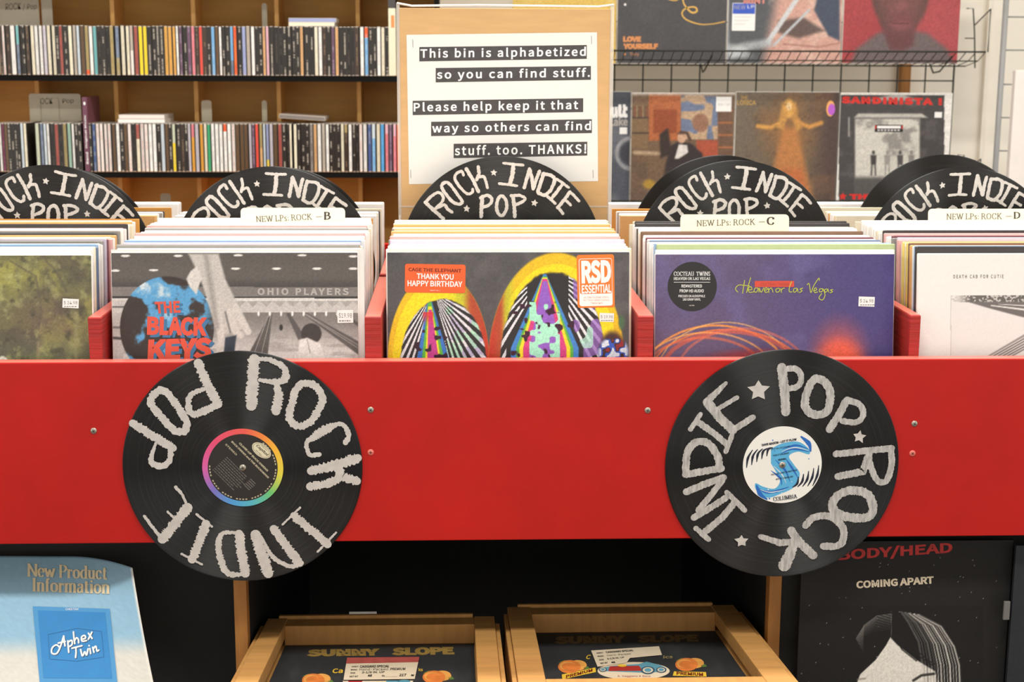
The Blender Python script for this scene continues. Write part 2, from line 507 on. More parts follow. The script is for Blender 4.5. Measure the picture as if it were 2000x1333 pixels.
CARDBOARD = mat('cardboard', (205, 164, 112), rough=.75, noise=.07, nscale=16, stretch=(1, 1, 6))
TANCARD = mat('tan_card', (226, 162, 80), rough=.7, noise=.06, nscale=25)
OFFWHITE = mat('cream_card', (240, 232, 208), rough=.65, noise=.03, nscale=30)
PAPER = mat('white_paper', (226, 224, 219), rough=.7, noise=.015, nscale=30)
PRINTGREY = mat('print_dark_grey', (72, 68, 68), rough=.7, noise=.18, nscale=160)
PRINTBLACK = mat('print_black', (30, 28, 28), rough=.6, noise=.05)
INKGREY = mat('print_soft_grey', (105, 98, 92), rough=.6)
CHALK = mat('silver_marker', (202, 196, 190), rough=.45, noise=.12, nscale=90)
CHALKS = mat('silver_marker_streaked', (188, 184, 180), rough=.42, noise=.42, nscale=45, stretch=(6, 1, 1.5))
STEEL = mat('zinc_screw', (190, 182, 168), rough=.35, metal=.9, noise=.1)
WHITEWALL = mat('white_wall_paint', (244, 237, 224), rough=.8, noise=.03, nscale=4)
CONC = mat('floor_concrete', (96, 90, 84), rough=.5, noise=.2, nscale=3)
WIREBLACK = mat('black_wire', (34, 38, 30), rough=.5, noise=.05)
WIREGREY = mat('grey_wire', (150, 150, 150), rough=.45, noise=.05)
PRINT = mat_attr('printed_cover', rough=.5, coat=.12)
PRINTM = mat_attr('printed_matt', rough=.7, spec=.25)
SLEEVE = mat_objcol('lp_sleeve_card', rough=.45, noise=.10, nscale=90, stretch=(1, 1, 1))
WHITEINK = mat('print_white', (245, 243, 240), rough=.6, noise=.02)

def vinyl_mat():
    m = bpy.data.materials.new('black_vinyl'); m.use_nodes = True
    nt = m.node_tree; b = nt.nodes['Principled BSDF']
    b.inputs['Base Color'].default_value = L4((14, 13, 13))
    b.inputs['Roughness'].default_value = .34
    b.inputs['Specular IOR Level'].default_value = .72
    b.inputs['Anisotropic'].default_value = 1.0; b.inputs['Anisotropic Rotation'].default_value = .25
    tg = nt.nodes.new('ShaderNodeTangent'); tg.direction_type = 'RADIAL'; tg.axis = 'Y'
    nt.links.new(tg.outputs[0], b.inputs['Tangent'])
    tc = nt.nodes.new('ShaderNodeTexCoord'); sx = nt.nodes.new('ShaderNodeSeparateXYZ')
    cb = nt.nodes.new('ShaderNodeCombineXYZ'); ln = nt.nodes.new('ShaderNodeVectorMath'); ln.operation = 'LENGTH'
    nt.links.new(tc.outputs['Object'], sx.inputs[0])
    nt.links.new(sx.outputs['X'], cb.inputs['X']); nt.links.new(sx.outputs['Z'], cb.inputs['Y'])
    nt.links.new(cb.outputs[0], ln.inputs[0])
    n = nt.nodes.new('ShaderNodeTexNoise'); n.noise_dimensions = '1D'; n.inputs['Scale'].default_value = 420; n.inputs['Detail'].default_value = 3
    nt.links.new(ln.outputs['Value'], n.inputs['W'])
    r = nt.nodes.new('ShaderNodeMapRange'); r.inputs[1].default_value = .3; r.inputs[2].default_value = .7
    r.inputs[3].default_value = .44; r.inputs[4].default_value = .62
    nt.links.new(n.outputs['Fac'], r.inputs[0]); nt.links.new(r.outputs[0], b.inputs['Roughness'])
    bp = nt.nodes.new('ShaderNodeBump'); bp.inputs['Strength'].default_value = .12; bp.inputs['Distance'].default_value = .0006
    nt.links.new(n.outputs['Fac'], bp.inputs['Height']); nt.links.new(bp.outputs[0], b.inputs['Normal'])
    return m
VINYL = vinyl_mat()

# ------------------------------------------------------------------ room
mb = MB(); mb.box(-5, 5, -2.5, 4.7, -.05, 0); struct(mb.build('floor', CONC))
mb = MB(); mb.box(-5, 5, 4.62, 4.7, 0, 3.05); struct(mb.build('wall_back', WHITEWALL))
mb = MB(); mb.box(-5, 5, -2.5, 4.7, 3.0, 3.05); struct(mb.build('ceiling', WHITEWALL))

# ------------------------------------------------------------------ record bin
PF = 1.824                      # front face of the red board
ZB, ZT = .8863, 1.1222          # its lower and upper edges
FLOORZ = .943                   # floor of the bins
XL, XR = -1.05, 1.15
bin_ = empty('record_bin', (0, PF, 0))
tag(bin_, 'long red painted record bin holding rows of LPs in the middle of the shop', 'record bin')
B0 = (0, -PF, 0)
def bpart(mb, name, mats, bevel=0): return mb.build(name, mats, bin_, B0, bevel=bevel)
mb = MB(); mb.box(XL, XR, PF, PF+.019, ZB, ZT); fp = bpart(mb, 'front_board', RED, .0012)
mb = MB(); mb.box(XL, XR, PF+.0012, PF+.0185, ZT, ZT+.0006); e = mb.build('worn_sheen_top_edge', REDTOP, fp)
e['label'] = 'paler top edge, worn and with overhead sheen in its colour'
DIVX = []
for a, b_ in ((167, 197), (712, 745), (1246, 1277), (1778, 1804)):
    x0, x1 = at(a, 622, PF+.02).x, at(b_, 622, PF+.02).x
    DIVX.append((x0+(.0025 if a == 167 else 0), x1-(.0035 if a == 1778 else 0)))
DZ = CAMH-.3245
for x0, x1 in DIVX:
    for ya, yb in ((PF+.0195, 2.188), (2.215, 2.436), (2.464, 2.69)):
        mb = MB(); mb.box(x0, x1, ya, yb, FLOORZ, DZ); d = bpart(mb, 'divider', REDEDGE, .0012)
        mb = MB(); mb.box(x0+.001, x1-.001, ya+.002, yb-.002, DZ, DZ+.0006); e = mb.build('worn_sheen_top_edge', REDTOP, d)
mb = MB(); mb.box(XL, XR, PF+.019, 2.70, FLOORZ-.018, FLOORZ-.0011); bpart(mb, 'bin_floor', BLACKBOARD)
mb = MB(); mb.box(XL, XR, 2.70, 2.72, ZB, 1.16); bpart(mb, 'back_board', RED)
for i in range(5):
    a = XL if i == 0 else DIVX[i-1][1]; b_ = XR if i == 4 else DIVX[i][0]
    mb = MB(); mb.box(a+.0006, b_-.0006, 2.262, 2.272, FLOORZ, 1.10); bpart(mb, 'row_partition', BLACKBOARD)
# cabinet under the bin: black boards left and right, an open bay between two bare wooden uprights
xl0, xl1 = at(458, 1200, 1.86).x, at(483, 1200, 1.86).x
xr0, xr1 = at(1497, 1200, 1.90).x, at(1521, 1200, 1.90).x
mb = MB(); mb.box(XL, xl0-.0005, 1.925, 1.945, 0, FLOORZ-.019); bpart(mb, 'cabinet_board', BLACKBOARD)
mb = MB(); mb.box(xr1+.0005, XR, 1.892, 1.91, 0, FLOORZ-.019); bpart(mb, 'cabinet_board', BLACKBOARD)
mb = MB(); mb.box(xl0, xl1, 1.858, 1.880, 0, FLOORZ-.019); bpart(mb, 'upright', WOOD, .001)
mb = MB(); mb.box(xr0, xr1, 1.888, 1.910, 0, FLOORZ-.019); bpart(mb, 'upright', WOOD, .001)
mb = MB(); mb.box(xl0, xl1, 1.8805, 2.64, 0, FLOORZ-.019); bpart(mb, 'bay_side', BLACKBOARD)
mb = MB(); mb.box(xr0, xr1, 1.9105, 2.64, 0, FLOORZ-.019); bpart(mb, 'bay_side', BLACKBOARD)
mb = MB(); mb.box(xl1, xr0, 2.64, 2.66, 0, FLOORZ-.019); bpart(mb, 'bay_back', BLACKBOARD)
for px, py, c in ((183, 842, 0), (724, 801, 0), (724, 884, 1), (1265, 802, 0), (1786, 828, 0), (1782, 886, 1)):
    p = at(px, py, PF)
    mb = MB(); mb.lathe([(0, -.0012), (.0030, -.0011), (.0040, -.0004), (.0041, .0003)], 20)
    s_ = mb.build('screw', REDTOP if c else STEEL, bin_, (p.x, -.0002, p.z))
    k = Ink(-.00135)
    a = random.uniform(0, 1.5)
    for t in (a, a+math.pi/2):
        k.stroke([(-.0021*math.cos(t), -.0021*math.sin(t)), (.0021*math.cos(t), .0021*math.sin(t))], .0008, PRINTBLACK, smooth=False)
    k.build('cross_slot', s_)

# ------------------------------------------------------------------ vinyl discs
def disc_mesh(hole=.0036):
    mb = MB(); R = .151
    mb.lathe([(hole, -.0011), (.0490, -.0011), (.0510, -.0008), (.0600, -.0007), (.0610, -.0009), (.1455, -.0009), (.1490, -.0013), (.1506, -.0009), (R, 0),
              (.1506, .0009), (.1490, .0013), (.1455, .0009), (.0510, .0008), (hole, .0011), (hole, -.0011)], 128)
    return mb
_DM = {}
def disc(name, parent, loc=(0, 0, 0)):
    if 'me' not in _DM:
        o = disc_mesh().build(name, VINYL, parent, loc); _DM['me'] = o.data; return o
    o = bpy.data.objects.new(name, _DM['me']); COL.objects.link(o); o.parent = parent; o.location = loc
    return o

def zoomer(x0, y0, sc):           # measured on an enlargement of the photograph
    return lambda p: (x0+p[0]/sc, y0+p[1]/sc)

def letters(ink, pl, Z, strokes, m, k, jag, wj=.55):
    """strokes: (width, points, closed); widths in enlargement units, k metres per unit"""
    for wd, pts, cl in strokes:
        P = [pl(*Z(p)) for p in pts]
        if m is CHALK: wd = [q*1.08 for q in wd] if isinstance(wd, (list, tuple)) else wd*1.08
        W = [q*k for q in wd] if isinstance(wd, (list, tuple)) else wd*k
        st = .0012
        ink.stroke(P, W, m, 1, smooth=len(pts) > 3 or cl, jag=jag, step=st, closed=cl)

# --- the two discs screwed to the front board
LREC = ((474.5, 913.5), [
 (58, [(785, 62), (776, 190), (768, 320)], 0), ([24, 24, 30, 40, 26, 20], [(785, 64), (870, 66), (948, 108), (958, 155), (925, 188), (815, 178)], 0), ([30, 46, 46], [(905, 190), (920, 260), (905, 350)], 0),
 (38, [(1050, 198), (1110, 205), (1150, 245), (1160, 300), (1125, 370), (1080, 420), (1030, 432), (988, 408), (980, 365), (995, 300), (1015, 235)], 1),
 ([26, 26, 24, 46, 46, 24, 22, 28], [(1290, 525), (1308, 480), (1275, 425), (1225, 430), (1120, 490), (1075, 525), (1090, 590), (1145, 590)], 0),
 (50, [(1358, 610), (1240, 648), (1100, 682)], 0), (46, [(1248, 665), (1270, 712), (1352, 738)], 0), (42, [(1250, 722), (1190, 755), (1095, 768)], 0),
 (44, [(112, 418), (220, 485), (335, 555)], 0), ([28, 30, 34, 20, 14], [(325, 560), (312, 630), (265, 655), (212, 625), (240, 525)], 0),
 (38, [(225, 262), (270, 232), (315, 265), (375, 345), (412, 420), (395, 462), (345, 458), (285, 400), (228, 330), (210, 295)], 1),
 (46, [(475, 85), (520, 190), (585, 312)], 0), ([34, 40, 32, 26, 20], [(575, 318), (455, 368), (422, 330), (432, 262), (520, 222)], 0),
 (44, [(1003, 928), (1100, 1010), (1190, 1088)], 0), (11, [(1038, 885), (940, 980)], 0), (11, [(1238, 1023), (1135, 1130)], 0),
 (46, [(893, 1003), (965, 1100), (1030, 1190)], 0), (56, [(792, 1035), (825, 1140), (862, 1250)], 0), ([10, 22, 24, 28], [(828, 1050), (885, 1155), (980, 1210), (1045, 1192)], 0),
 (50, [(700, 1030), (715, 1140), (735, 1250)], 0), ([12, 22, 34, 36, 30, 16], [(720, 1030), (615, 1025), (588, 1080), (595, 1160), (640, 1250), (750, 1252)], 0),
 (46, [(517, 975), (480, 1075), (440, 1172)], 0), (12, [(465, 922), (550, 990)], 0), (12, [(382, 1142), (495, 1200)], 0),
 (50, [(415, 885), (345, 975), (275, 1060)], 0), ([20, 13, 12], [(350, 772), (385, 812), (425, 900)], 0), ([16, 18], [(175, 932), (285, 1075)], 0), (12, [(305, 907), (352, 955)], 0),
], [])
RREC = ((1527.5, 908), [
 (52, [(700, 108), (715, 240), (722, 355)], 0), (34, [(700, 122), (775, 115), (808, 160), (790, 212), (725, 228)], 0),
 (46, [(885, 172), (945, 195), (968, 260), (958, 335), (915, 370), (850, 355), (828, 305), (845, 230)], 1),
 (44, [(1062, 288), (1010, 380), (965, 450)], 0), (34, [(1068, 290), (1135, 318), (1150, 375), (1110, 412), (1035, 405)], 0),
 (38, [(1000, 588), (1150, 572), (1310, 556)], 0), (36, [(1305, 562), (1308, 650), (1278, 738), (1225, 730), (1188, 640), (1185, 575)], 0), (42, [(1180, 600), (1150, 685), (1010, 712)], 0),
 (50, [(1085, 790), (1165, 805), (1205, 870), (1185, 932), (1100, 942), (1010, 918), (978, 870), (1015, 815)], 1),
 (42, [(832, 985), (880, 938), (955, 932), (1010, 962), (1042, 1010), (1035, 1075), (990, 1100), (930, 1098)], 0),
 (48, [(752, 1012), (800, 1080), (875, 1150)], 0), ([30, 38, 44], [(580, 1045), (690, 1080), (795, 1072)], 0), ([46, 66, 70], [(768, 1085), (742, 1150), (715, 1205)], 0),
 (40, [(440, 855), (370, 940), (262, 1030)], 0), (30, [(395, 800), (495, 900)], 0), (30, [(225, 1000), (295, 1062)], 0),
 (40, [(172, 797), (280, 752), (378, 718)], 0), (36, [(370, 735), (305, 820), (238, 900)], 0), (38, [(214, 940), (300, 888), (388, 832)], 0),
 (40, [(165, 702), (260, 685), (365, 668)], 0), (42, [(170, 690), (175, 590), (220, 525), (290, 528), (342, 595), (355, 665)], 0),
 (36, [(238, 412), (320, 470), (392, 530)], 0), (28, [(250, 367), (195, 450)], 0), (28, [(425, 482), (390, 575)], 0),
 (50, [(285, 300), (360, 390), (428, 455)], 0), ([40, 34, 22], [(290, 292), (345, 240), (390, 195)], 0), (26, [(350, 335), (452, 275)], 0), (36, [(430, 455), (540, 385)], 0),
], [(570, 235, 60), (1130, 492, 36), (478, 1070, 38)])

def ring_label(parent):
    m = bpy.data.materials.new('rainbow_ring'); m.use_nodes = True
    nt = m.node_tree; b = nt.nodes['Principled BSDF']; b.inputs['Roughness'].default_value = .45
    tc = nt.nodes.new('ShaderNodeTexCoord'); sx = nt.nodes.new('ShaderNodeSeparateXYZ')
    at2 = nt.nodes.new('ShaderNodeMath'); at2.operation = 'ARCTAN2'
    mr = nt.nodes.new('ShaderNodeMapRange'); mr.inputs[1].default_value = -math.pi; mr.inputs[2].default_value = math.pi
    rp = nt.nodes.new('ShaderNodeValToRGB')
    nt.links.new(tc.outputs['Object'], sx.inputs[0]); nt.links.new(sx.outputs['Z'], at2.inputs[0]); nt.links.new(sx.outputs['X'], at2.inputs[1])
    nt.links.new(at2.outputs[0], mr.inputs[0]); nt.links.new(mr.outputs[0], rp.inputs[0]); nt.links.new(rp.outputs[0], b.inputs['Base Color'])
    stops = [(0, (215, 95, 165)), (.10, (125, 110, 190)), (.20, (80, 155, 215)), (.28, (85, 180, 200)), (.38, (110, 195, 110)), (.47, (225, 210, 70)), (.58, (245, 185, 55)), (.66, (240, 135, 60)), (.74, (235, 90, 80)), (.88, (228, 75, 115)), (1, (215, 95, 165))]
    el = rp.color_ramp.elements
    el[0].position = 0; el[0].color = L4(stops[0][1]); el[1].position = 1; el[1].color = L4(stops[-1][1])
    for p, c in stops[1:-1]:
        q = el.new(p); q.color = L4(c)
    k = Ink(-.00145, .00008)
    k.ring(0, 0, .0440, .0510, m, 0, 80)
    dk = mat('label_black', (38, 33, 30), rough=.5, noise=.08, nscale=60)
    k.ring(0, 0, .0036, .0440, dk, 0, 64)
    gold = mat('label_pale_gold', (190, 178, 150), rough=.5)
    pale = mat('label_emblem', (222, 212, 180), rough=.5)
    th = math.radians(-47)
    def R(u, v): return (u*math.cos(th)-v*math.sin(th), u*math.sin(th)+v*math.cos(th))
    def tx(s, u0, u1, v0, h, m_, bold=0):
        k.text(s, [R(u0, v0), R(u1, v0), R(u0, v0+h)], m_, 2, bold=bold)
    k.ell(*R(.0, .033), .0135, .0082, pale, 1, 36, th+.15)
    k.ell(*R(.0, .033), .0122, .0070, dk, 2, 36, th+.15)
    k.ell(*R(.0, .033), .0118, .0066, pale, 3, 36, th+.15)
    k.text('Capitol', [R(-.0095, .0312), R(.0095, .0318), R(-.0085, .0358)], dk, 4, bold=.01)
    k.text('RECORDS', [R(-.005, .0276), R(.005, .0278), R(-.005, .0290)], dk, 4)
    k.text('LONG PLAY', [R(-.005, .0372), R(.005, .0374), R(-.005, .0384)], dk, 4)
    tx('CLOSE-UP BUCK OWENS', -.026, .025, .0185, .0026, gold, .02)
    tx('BUCK OWENS and THE BUCKAROOS', -.034, .032, .0130, .0026, gold, .02)
    tx('STEREO', -.037, -.017, .0050, .0024, gold, .01)
    rnd = random.Random(3)
    for i in range(9):
        v = -.0055-i*.0030
        x1 = .012+rnd.uniform(-.004, .004)
        u = -.024
        while u < x1:
            l = rnd.uniform(.0015, .0045); k.rect(0, 0, .001, .001, gold, 2) if False else None
            a, b2, c, d = R(u, v), R(u+l, v), R(u+l, v+.0012), R(u, v+.0012)
            k.poly([a, b2, c, d], INKGREY, 2); u += l+.0008
    for i in range(5):
        v = -.004-i*.0028
        a, b2, c, d = R(.017, v), R(.029-rnd.uniform(0, .004), v), R(.027, v+.0013), R(.017, v+.0013)
        k.poly([a, b2, c, d], INKGREY, 2)
    for i in range(44):
        t = math.radians(-150+i*5.4)-.6
        if i % 5 == 4: continue
        c, q = math.cos(t), math.sin(t)
        k.poly([(.0408*c, .0408*q), (.0424*c, .0424*q), (.0424*math.cos(t+.055), .0424*math.sin(t+.055)), (.0408*math.cos(t+.055), .0408*math.sin(t+.055))], gold, 2)
    o = k.build('label', parent); o['label'] = 'black centre label with a rainbow ring'
    return o

def wave_label(parent, pl, Z):
    k = Ink(-.00145, .00008)
    wh = mat('label_white', (240, 237, 230), rough=.5, noise=.02)
    b1 = mat('label_sky_blue', (90, 175, 220), rough=.5); b2 = mat('label_blue', (35, 105, 190), rough=.5); dk = mat('label_navy', (25, 30, 50), rough=.5)
    k.ring(0, 0, .0036, .0510, wh, 0, 80)
    def P(*a): return [pl(*Z(p)) for p in a]
    def sm(*a): return crom(P(*a), 5)
    k.poly(sm((640, 560), (700, 530), (790, 520), (850, 560), (850, 590), (790, 575), (740, 600), (770, 650), (800, 700), (770, 770), (690, 810), (620, 830), (560, 790), (555, 750), (600, 770), (660, 780), (690, 740), (670, 690), (640, 640)), b1, 1)
    for a in (((690, 590), (760, 560), (850, 575)), ((700, 560), (780, 540), (845, 560)), ((665, 620), (720, 680), (745, 740)), ((640, 680), (690, 720), (700, 760)), ((600, 790), (660, 795), (740, 770)), ((560, 770), (610, 800), (680, 800)), ((720, 610), (760, 670), (790, 720))):
        k.stroke(P(*a), [.0006, .0030, .0007], b2, 2, step=.001)
    for a in (((700, 575), (770, 552), (848, 568)), ((655, 655), (700, 700), (725, 750)), ((580, 785), (640, 800), (720, 785))):
        k.stroke(P(*a), [.0004, .0012, .0003], wh, 3, step=.001)
    for i in range(5):
        a = 505+i*28; k.stroke(P((a, 665-i*16), (a+8, 610-i*12), (a+34, 565-i*3)), [.0010, .0034, .0010], dk, 1, step=.001)
        a = 905-i*28; k.stroke(P((a, 650+i*16), (a-8, 705+i*12), (a-34, 765+i*2)), [.0010, .0034, .0010], dk, 1, step=.001)
    for a in (((805, 490), (850, 530), (860, 575)), ((560, 760), (580, 810), (620, 840))):
        k.stroke(P(*a), [.002, .0060, .002], b2, 2, step=.001)
    for x, y, r in ((650, 512, 12), (850, 615, 10), (632, 835, 14), (660, 570, 9)): k.ell(*pl(*Z((x, y))), r*.000075, r*.000075, b2, 2, 14)
    for x, y, r in ((625, 785, 12), (755, 742, 8), (700, 805, 10)): k.ell(*pl(*Z((x, y))), r*.000075, r*.000075, wh, 4, 14)
    def tx(s, x0, y0, x1, y1, h, bold=0, f='inter'):
        a, b_ = pl(*Z((x0, y0))), pl(*Z((x1, y1))); c = pl(*Z((x0-h*.1, y0-h)))
        (k.serif if f == 'serif' else k.text)(s, [a, b_, c], dk, 5, **({} if f == 'serif' else dict(bold=bold)))
    tx('DAVE MASON - LET IT FLOW', 590, 545, 783, 512, 13, .02)
    tx('LET IT GO, LET IT FLOW', 640, 567, 745, 550, 9, .01)
    tx('THEN IT S ALRIGHT', 650, 602, 742, 586, 9, .01)
    tx('SEASONS', 680, 626, 722, 619, 10, .02)
    tx('YOU JUST HAVE TO WAIT NOW', 640, 708, 785, 681, 9, .01)
    tx('MYSTIC TRAVELLER', 668, 733, 762, 716, 9, .01)
    k.serif('COLUMBIA', [pl(*Z((655, 850))), pl(*Z((785, 832))), pl(*Z((651, 828)))], dk, 5, thick=.2)
    return k.build('label', parent)

for which, ((cx, cy), strokes, stars) in (('L', LREC), ('R', RREC)):
    p = at(cx, cy, PF-.0022)
    root = empty('vinyl_record', p)
    tag(root, 'vinyl record hand-lettered ROCK INDIE POP, rainbow-ringed black label, screwed to the red bin' if which == 'L' else
        'vinyl record hand-lettered INDIE POP ROCK, white and blue label, screwed to the red bin', 'record', 'painted records on the bin front')
    d = disc('disc', root)
    pl = Plane(p, y=-.0015)
    Z = zoomer(220, 680, 2.836) if which == 'L' else zoomer(1280, 680, 2.836)
    k = Ink(-.0016, .0001)
    mpu = .302/463/2.836
    letters(k, pl, Z, strokes, CHALK if which == 'L' else CHALKS, mpu, .26 if which == 'L' else .14)
    for x, y, r in stars:
        c = pl(*Z((x, y))); k.star(c[0], c[1], r*mpu*1.05, CHALK, 2, rot=random.uniform(-.2, .2), fat=.52, jag=.12)
    k.build('painted_lettering', root)
    if which == 'L': ring_label(root)
    else:
        o = wave_label(root, pl, Z); o['label'] = 'white centre label with blue waves'
    mb = MB(); mb.lathe([(0, -.0030), (.0034, -.0028), (.0044, -.0018), (.0044, -.0008)], 20); s_ = mb.build('screw', STEEL, root)
    q = Ink(-.0031)
    for t in (.4, .4+math.pi/2): q.stroke([(-.0024*math.cos(t), -.0024*math.sin(t)), (.0024*math.cos(t), .0024*math.sin(t))], .0009, PRINTBLACK, smooth=False)
    q.build('cross_slot', s_)

# ------------------------------------------------------------------ section dividers with a painted record
MIDL = [
 (17, [(276, 352), (325, 398), (380, 447)], 0), (15, [(276, 352), (305, 318), (350, 292), (376, 308), (376, 338), (352, 370), (328, 394)], 0), (15, [(340, 382), (385, 366), (405, 384), (432, 410)], 0),
 (17, [(375, 246), (402, 232), (432, 258), (470, 308), (494, 345), (478, 362), (442, 350), (405, 312), (376, 272)], 1),
 (15, [(500, 190), (488, 168), (464, 176), (450, 202), (468, 244), (500, 282), (530, 302), (553, 292), (556, 270)], 0),
 (17, [(520, 150), (556, 215), (592, 285)], 0), (15, [(590, 140), (594, 180), (580, 215)], 0), (15, [(580, 205), (618, 196), (632, 225), (642, 265)], 0),
 (14, [(736, 116), (790, 124), (852, 132)], 0), (20, [(797, 126), (788, 185), (776, 240)], 0), (14, [(712, 240), (770, 244), (820, 252)], 0),
 (18, [(893, 152), (876, 210), (858, 262)], 0), (17, [(893, 152), (905, 210), (912, 268)], 0), (18, [(912, 268), (930, 215), (948, 166)], 0),
 (18, [(975, 178), (958, 230), (938, 288)], 0), (17, [(972, 182), (1020, 190), (1040, 218), (1018, 275), (980, 308), (942, 290)], 0),
 (14, [(1050, 212), (1085, 236), (1122, 262)], 0), (17, [(1086, 240), (1050, 290), (1016, 330)], 0), (14, [(985, 305), (1015, 330), (1046, 356)], 0),
 (17, [(1130, 290), (1095, 335), (1060, 380)], 0), (15, [(1130, 290), (1158, 312), (1185, 340)], 0), (14, [(1098, 336), (1118, 350), (1136, 366)], 0), (14, [(1060, 380), (1074, 398), (1090, 416)], 0),
 (18, [(612, 318), (608, 375), (606, 435)], 0), (16, [(600, 322), (640, 310), (670, 328), (655, 360), (615, 376)], 0),
 (17, [(725, 312), (750, 335), (756, 375), (745, 415), (725, 432), (702, 412), (695, 375), (702, 335)], 1),
 (18, [(795, 312), (800, 375), (804, 435)], 0), (16, [(785, 312), (835, 308), (866, 328), (840, 352), (802, 366)], 0),
]
MIDS = [(680, 175, 21), (518, 388, 22), (922, 352, 22)]
MIDC = (981.0, 305.0)     # top of the middle disc in the photograph
_zm = zoomer(740, 280, 3.029)
PITCHX = DIVX[2][0]-DIVX[1][0]
BINX = [(DIVX[0][0]-PITCHX+.0215, DIVX[0][0])]+[(DIVX[i][1], DIVX[i+1][0]) for i in range(3)]+[(DIVX[3][1], DIVX[3][1]+PITCHX-.0215)]
ref_loc = at(MIDC[0], MIDC[1], 2.2); ref_loc.z -= .151
ref_pl = Plane(ref_loc, y=-.0012)
def section_divider(name_i, px, pytop, Y, rot, cardmat, cardtop, label, lettered=True, group='section dividers with painted records'):
    top = at(px, pytop, Y)
    a, b = BINX[name_i]
    cx = (a+b)/2
    root = empty('section_divider', (top.x, Y, FLOORZ))
    tag(root, label, 'record divider', group)
    zc = top.z-.151-FLOORZ
    d = disc('record', root, (0, 0, zc))
    w2 = min(.157, (b-a)/2-.002)
    lx = max(a+.002, min(cx, b-.002))-top.x
    mb = MB(); mb.box(lx-w2, lx+w2, -.0048, -.0020, 0, cardtop-FLOORZ); c = mb.build('card', cardmat, root, bevel=.0006)
    mb = MB(); mb.box(lx-w2*.5, lx+w2*.5, .0020, .0030, 0, zc+.02); mb.build('backing_strip', CARDBOARD, root)
    if lettered:
        k = Ink(-.0012, .0001)
        c_, s_ = math.cos(rot), math.sin(rot)
        def T(p):
            q = ref_pl(*_zm(p)); j = random.uniform(-.0006, .0006)
            return (q[0]*c_-q[1]*s_+j, q[0]*s_+q[1]*c_+random.uniform(-.0006, .0006))
        mpu = .302/393/3.029
        for wd, pts, cl in MIDL:
            k.stroke([T(p) for p in pts], wd*mpu*random.uniform(1.1, 1.25), CHALK, 1, smooth=len(pts) > 3 or cl, jag=.2, step=.0013, closed=cl)
        for x, y, r in MIDS:
            q = T((x, y)); k.star(q[0], q[1], r*mpu, CHALK, 1, rot=rot+random.uniform(-.2, .2), jag=.1)
        k.build('painted_lettering', d)
    return root
CT = CAMH-.2385
section_divider(0, 93, 322, 2.20, math.radians(-4), TANCARD, CT, 'tan divider card with painted black record, behind the green landscape album')
section_divider(1, 530, 325, 2.205, math.radians(4), TANCARD, CT, 'tan divider card with painted black record, behind the card lettered B')
section_divider(2, 981, 305, 2.20, 0, OFFWHITE, CAMH-.247, 'pale divider card with painted black record, in front of the cardboard notice')
section_divider(3, 1440, 313, 2.20, math.radians(1), OFFWHITE, CAMH-.247, 'pale divider card with painted black record, behind the card lettered C')
section_divider(4, 1884, 326, 2.20, math.radians(9), OFFWHITE, CAMH-.243, 'pale divider card with painted black record, behind the card lettered D')
g2 = 'plain records dividing the rear row'
section_divider(0, 117, 327, 2.45, 0, TANCARD, CAMH-.247, 'plain black record mostly hidden by the painted record over the green album', False, g2)
section_divider(1, 550, 327, 2.45, 0, OFFWHITE, CAMH-.249, 'plain black record mostly hidden by the painted record over card B', False, g2)
section_divider(3, 1410, 303, 2.45, 0, TANCARD, CAMH-.249, 'plain black record rising behind the painted record over card C', False, g2)
section_divider(4, 1845, 302, 2.45, 0, OFFWHITE, CAMH-.247, 'plain black record rising behind the painted record over card D', False, g2)

# ------------------------------------------------------------------ LPs in the bins
LEAN = math.radians(-7.0)
LPW = .3125
_LPM = {}
def lp_mesh(t, w=LPW, h=LPW):
    k = (round(t, 4), w, h)
    if k not in _LPM:
        mb = MB(); r = min(.0012, t*.3)
        pr = [(-w/2+r, -t/2), (w/2-r, -t/2), (w/2, -t/2+r), (w/2, t/2-r), (w/2-r, t/2), (-w/2+r, t/2), (-w/2, t/2-r), (-w/2, -t/2+r)]
        n = len(pr)
        for z, s_ in ((0, 1), (h-r, 1), (h, .985)):
            mb.v += [(x if s_ == 1 else x*(1-2*r/w), y*(.75 if s_ != 1 else 1), z) for x, y in pr]
        for l in range(2):
            for i in range(n):
                j = (i+1) % n; mb.f.append((l*n+i, l*n+j, (l+1)*n+j, (l+1)*n+i)); mb.m.append(0); mb.sm.append(False)
        mb.f.append(tuple(2*n+i for i in range(n))); mb.f.append(tuple(reversed(range(n)))); mb.m += [0, 0]; mb.sm += [False, False]
        me = bpy.data.meshes.new('lp_sleeve'); me.from_pydata(mb.v, [], mb.f); me.materials.append(SLEEVE); me.update()
        _LPM[k] = me
    return _LPM[k]
def lp(t, loc, col, label, group, name='lp_sleeve', w=LPW, h=LPW, rot=LEAN, parent=None):
    o = bpy.data.objects.new(name, lp_mesh(t, w, h)); COL.objects.link(o)
    o.location = loc; o.rotation_euler = (rot, 0, 0); o.color = L4(col)
    if parent is not None: o.parent = parent
    elif label: tag(o, label, 'record', group)
    return o
def ordinal(n):
    w1 = ['first', 'second', 'third', 'fourth', 'fifth', 'sixth', 'seventh', 'eighth', 'ninth', 'tenth', 'eleventh', 'twelfth', 'thirteenth', 'fourteenth', 'fifteenth', 'sixteenth', 'seventeenth', 'eighteenth', 'nineteenth']
    if n <= 19: return w1[n-1]
    tens = {2: 'twent', 3: 'thirt', 4: 'fort', 5: 'fift', 6: 'sixt', 7: 'sevent', 8: 'eight', 9: 'ninet'}[n//10]
    return tens+'ieth' if n % 10 == 0 else tens+'y-'+w1[n % 10-1]

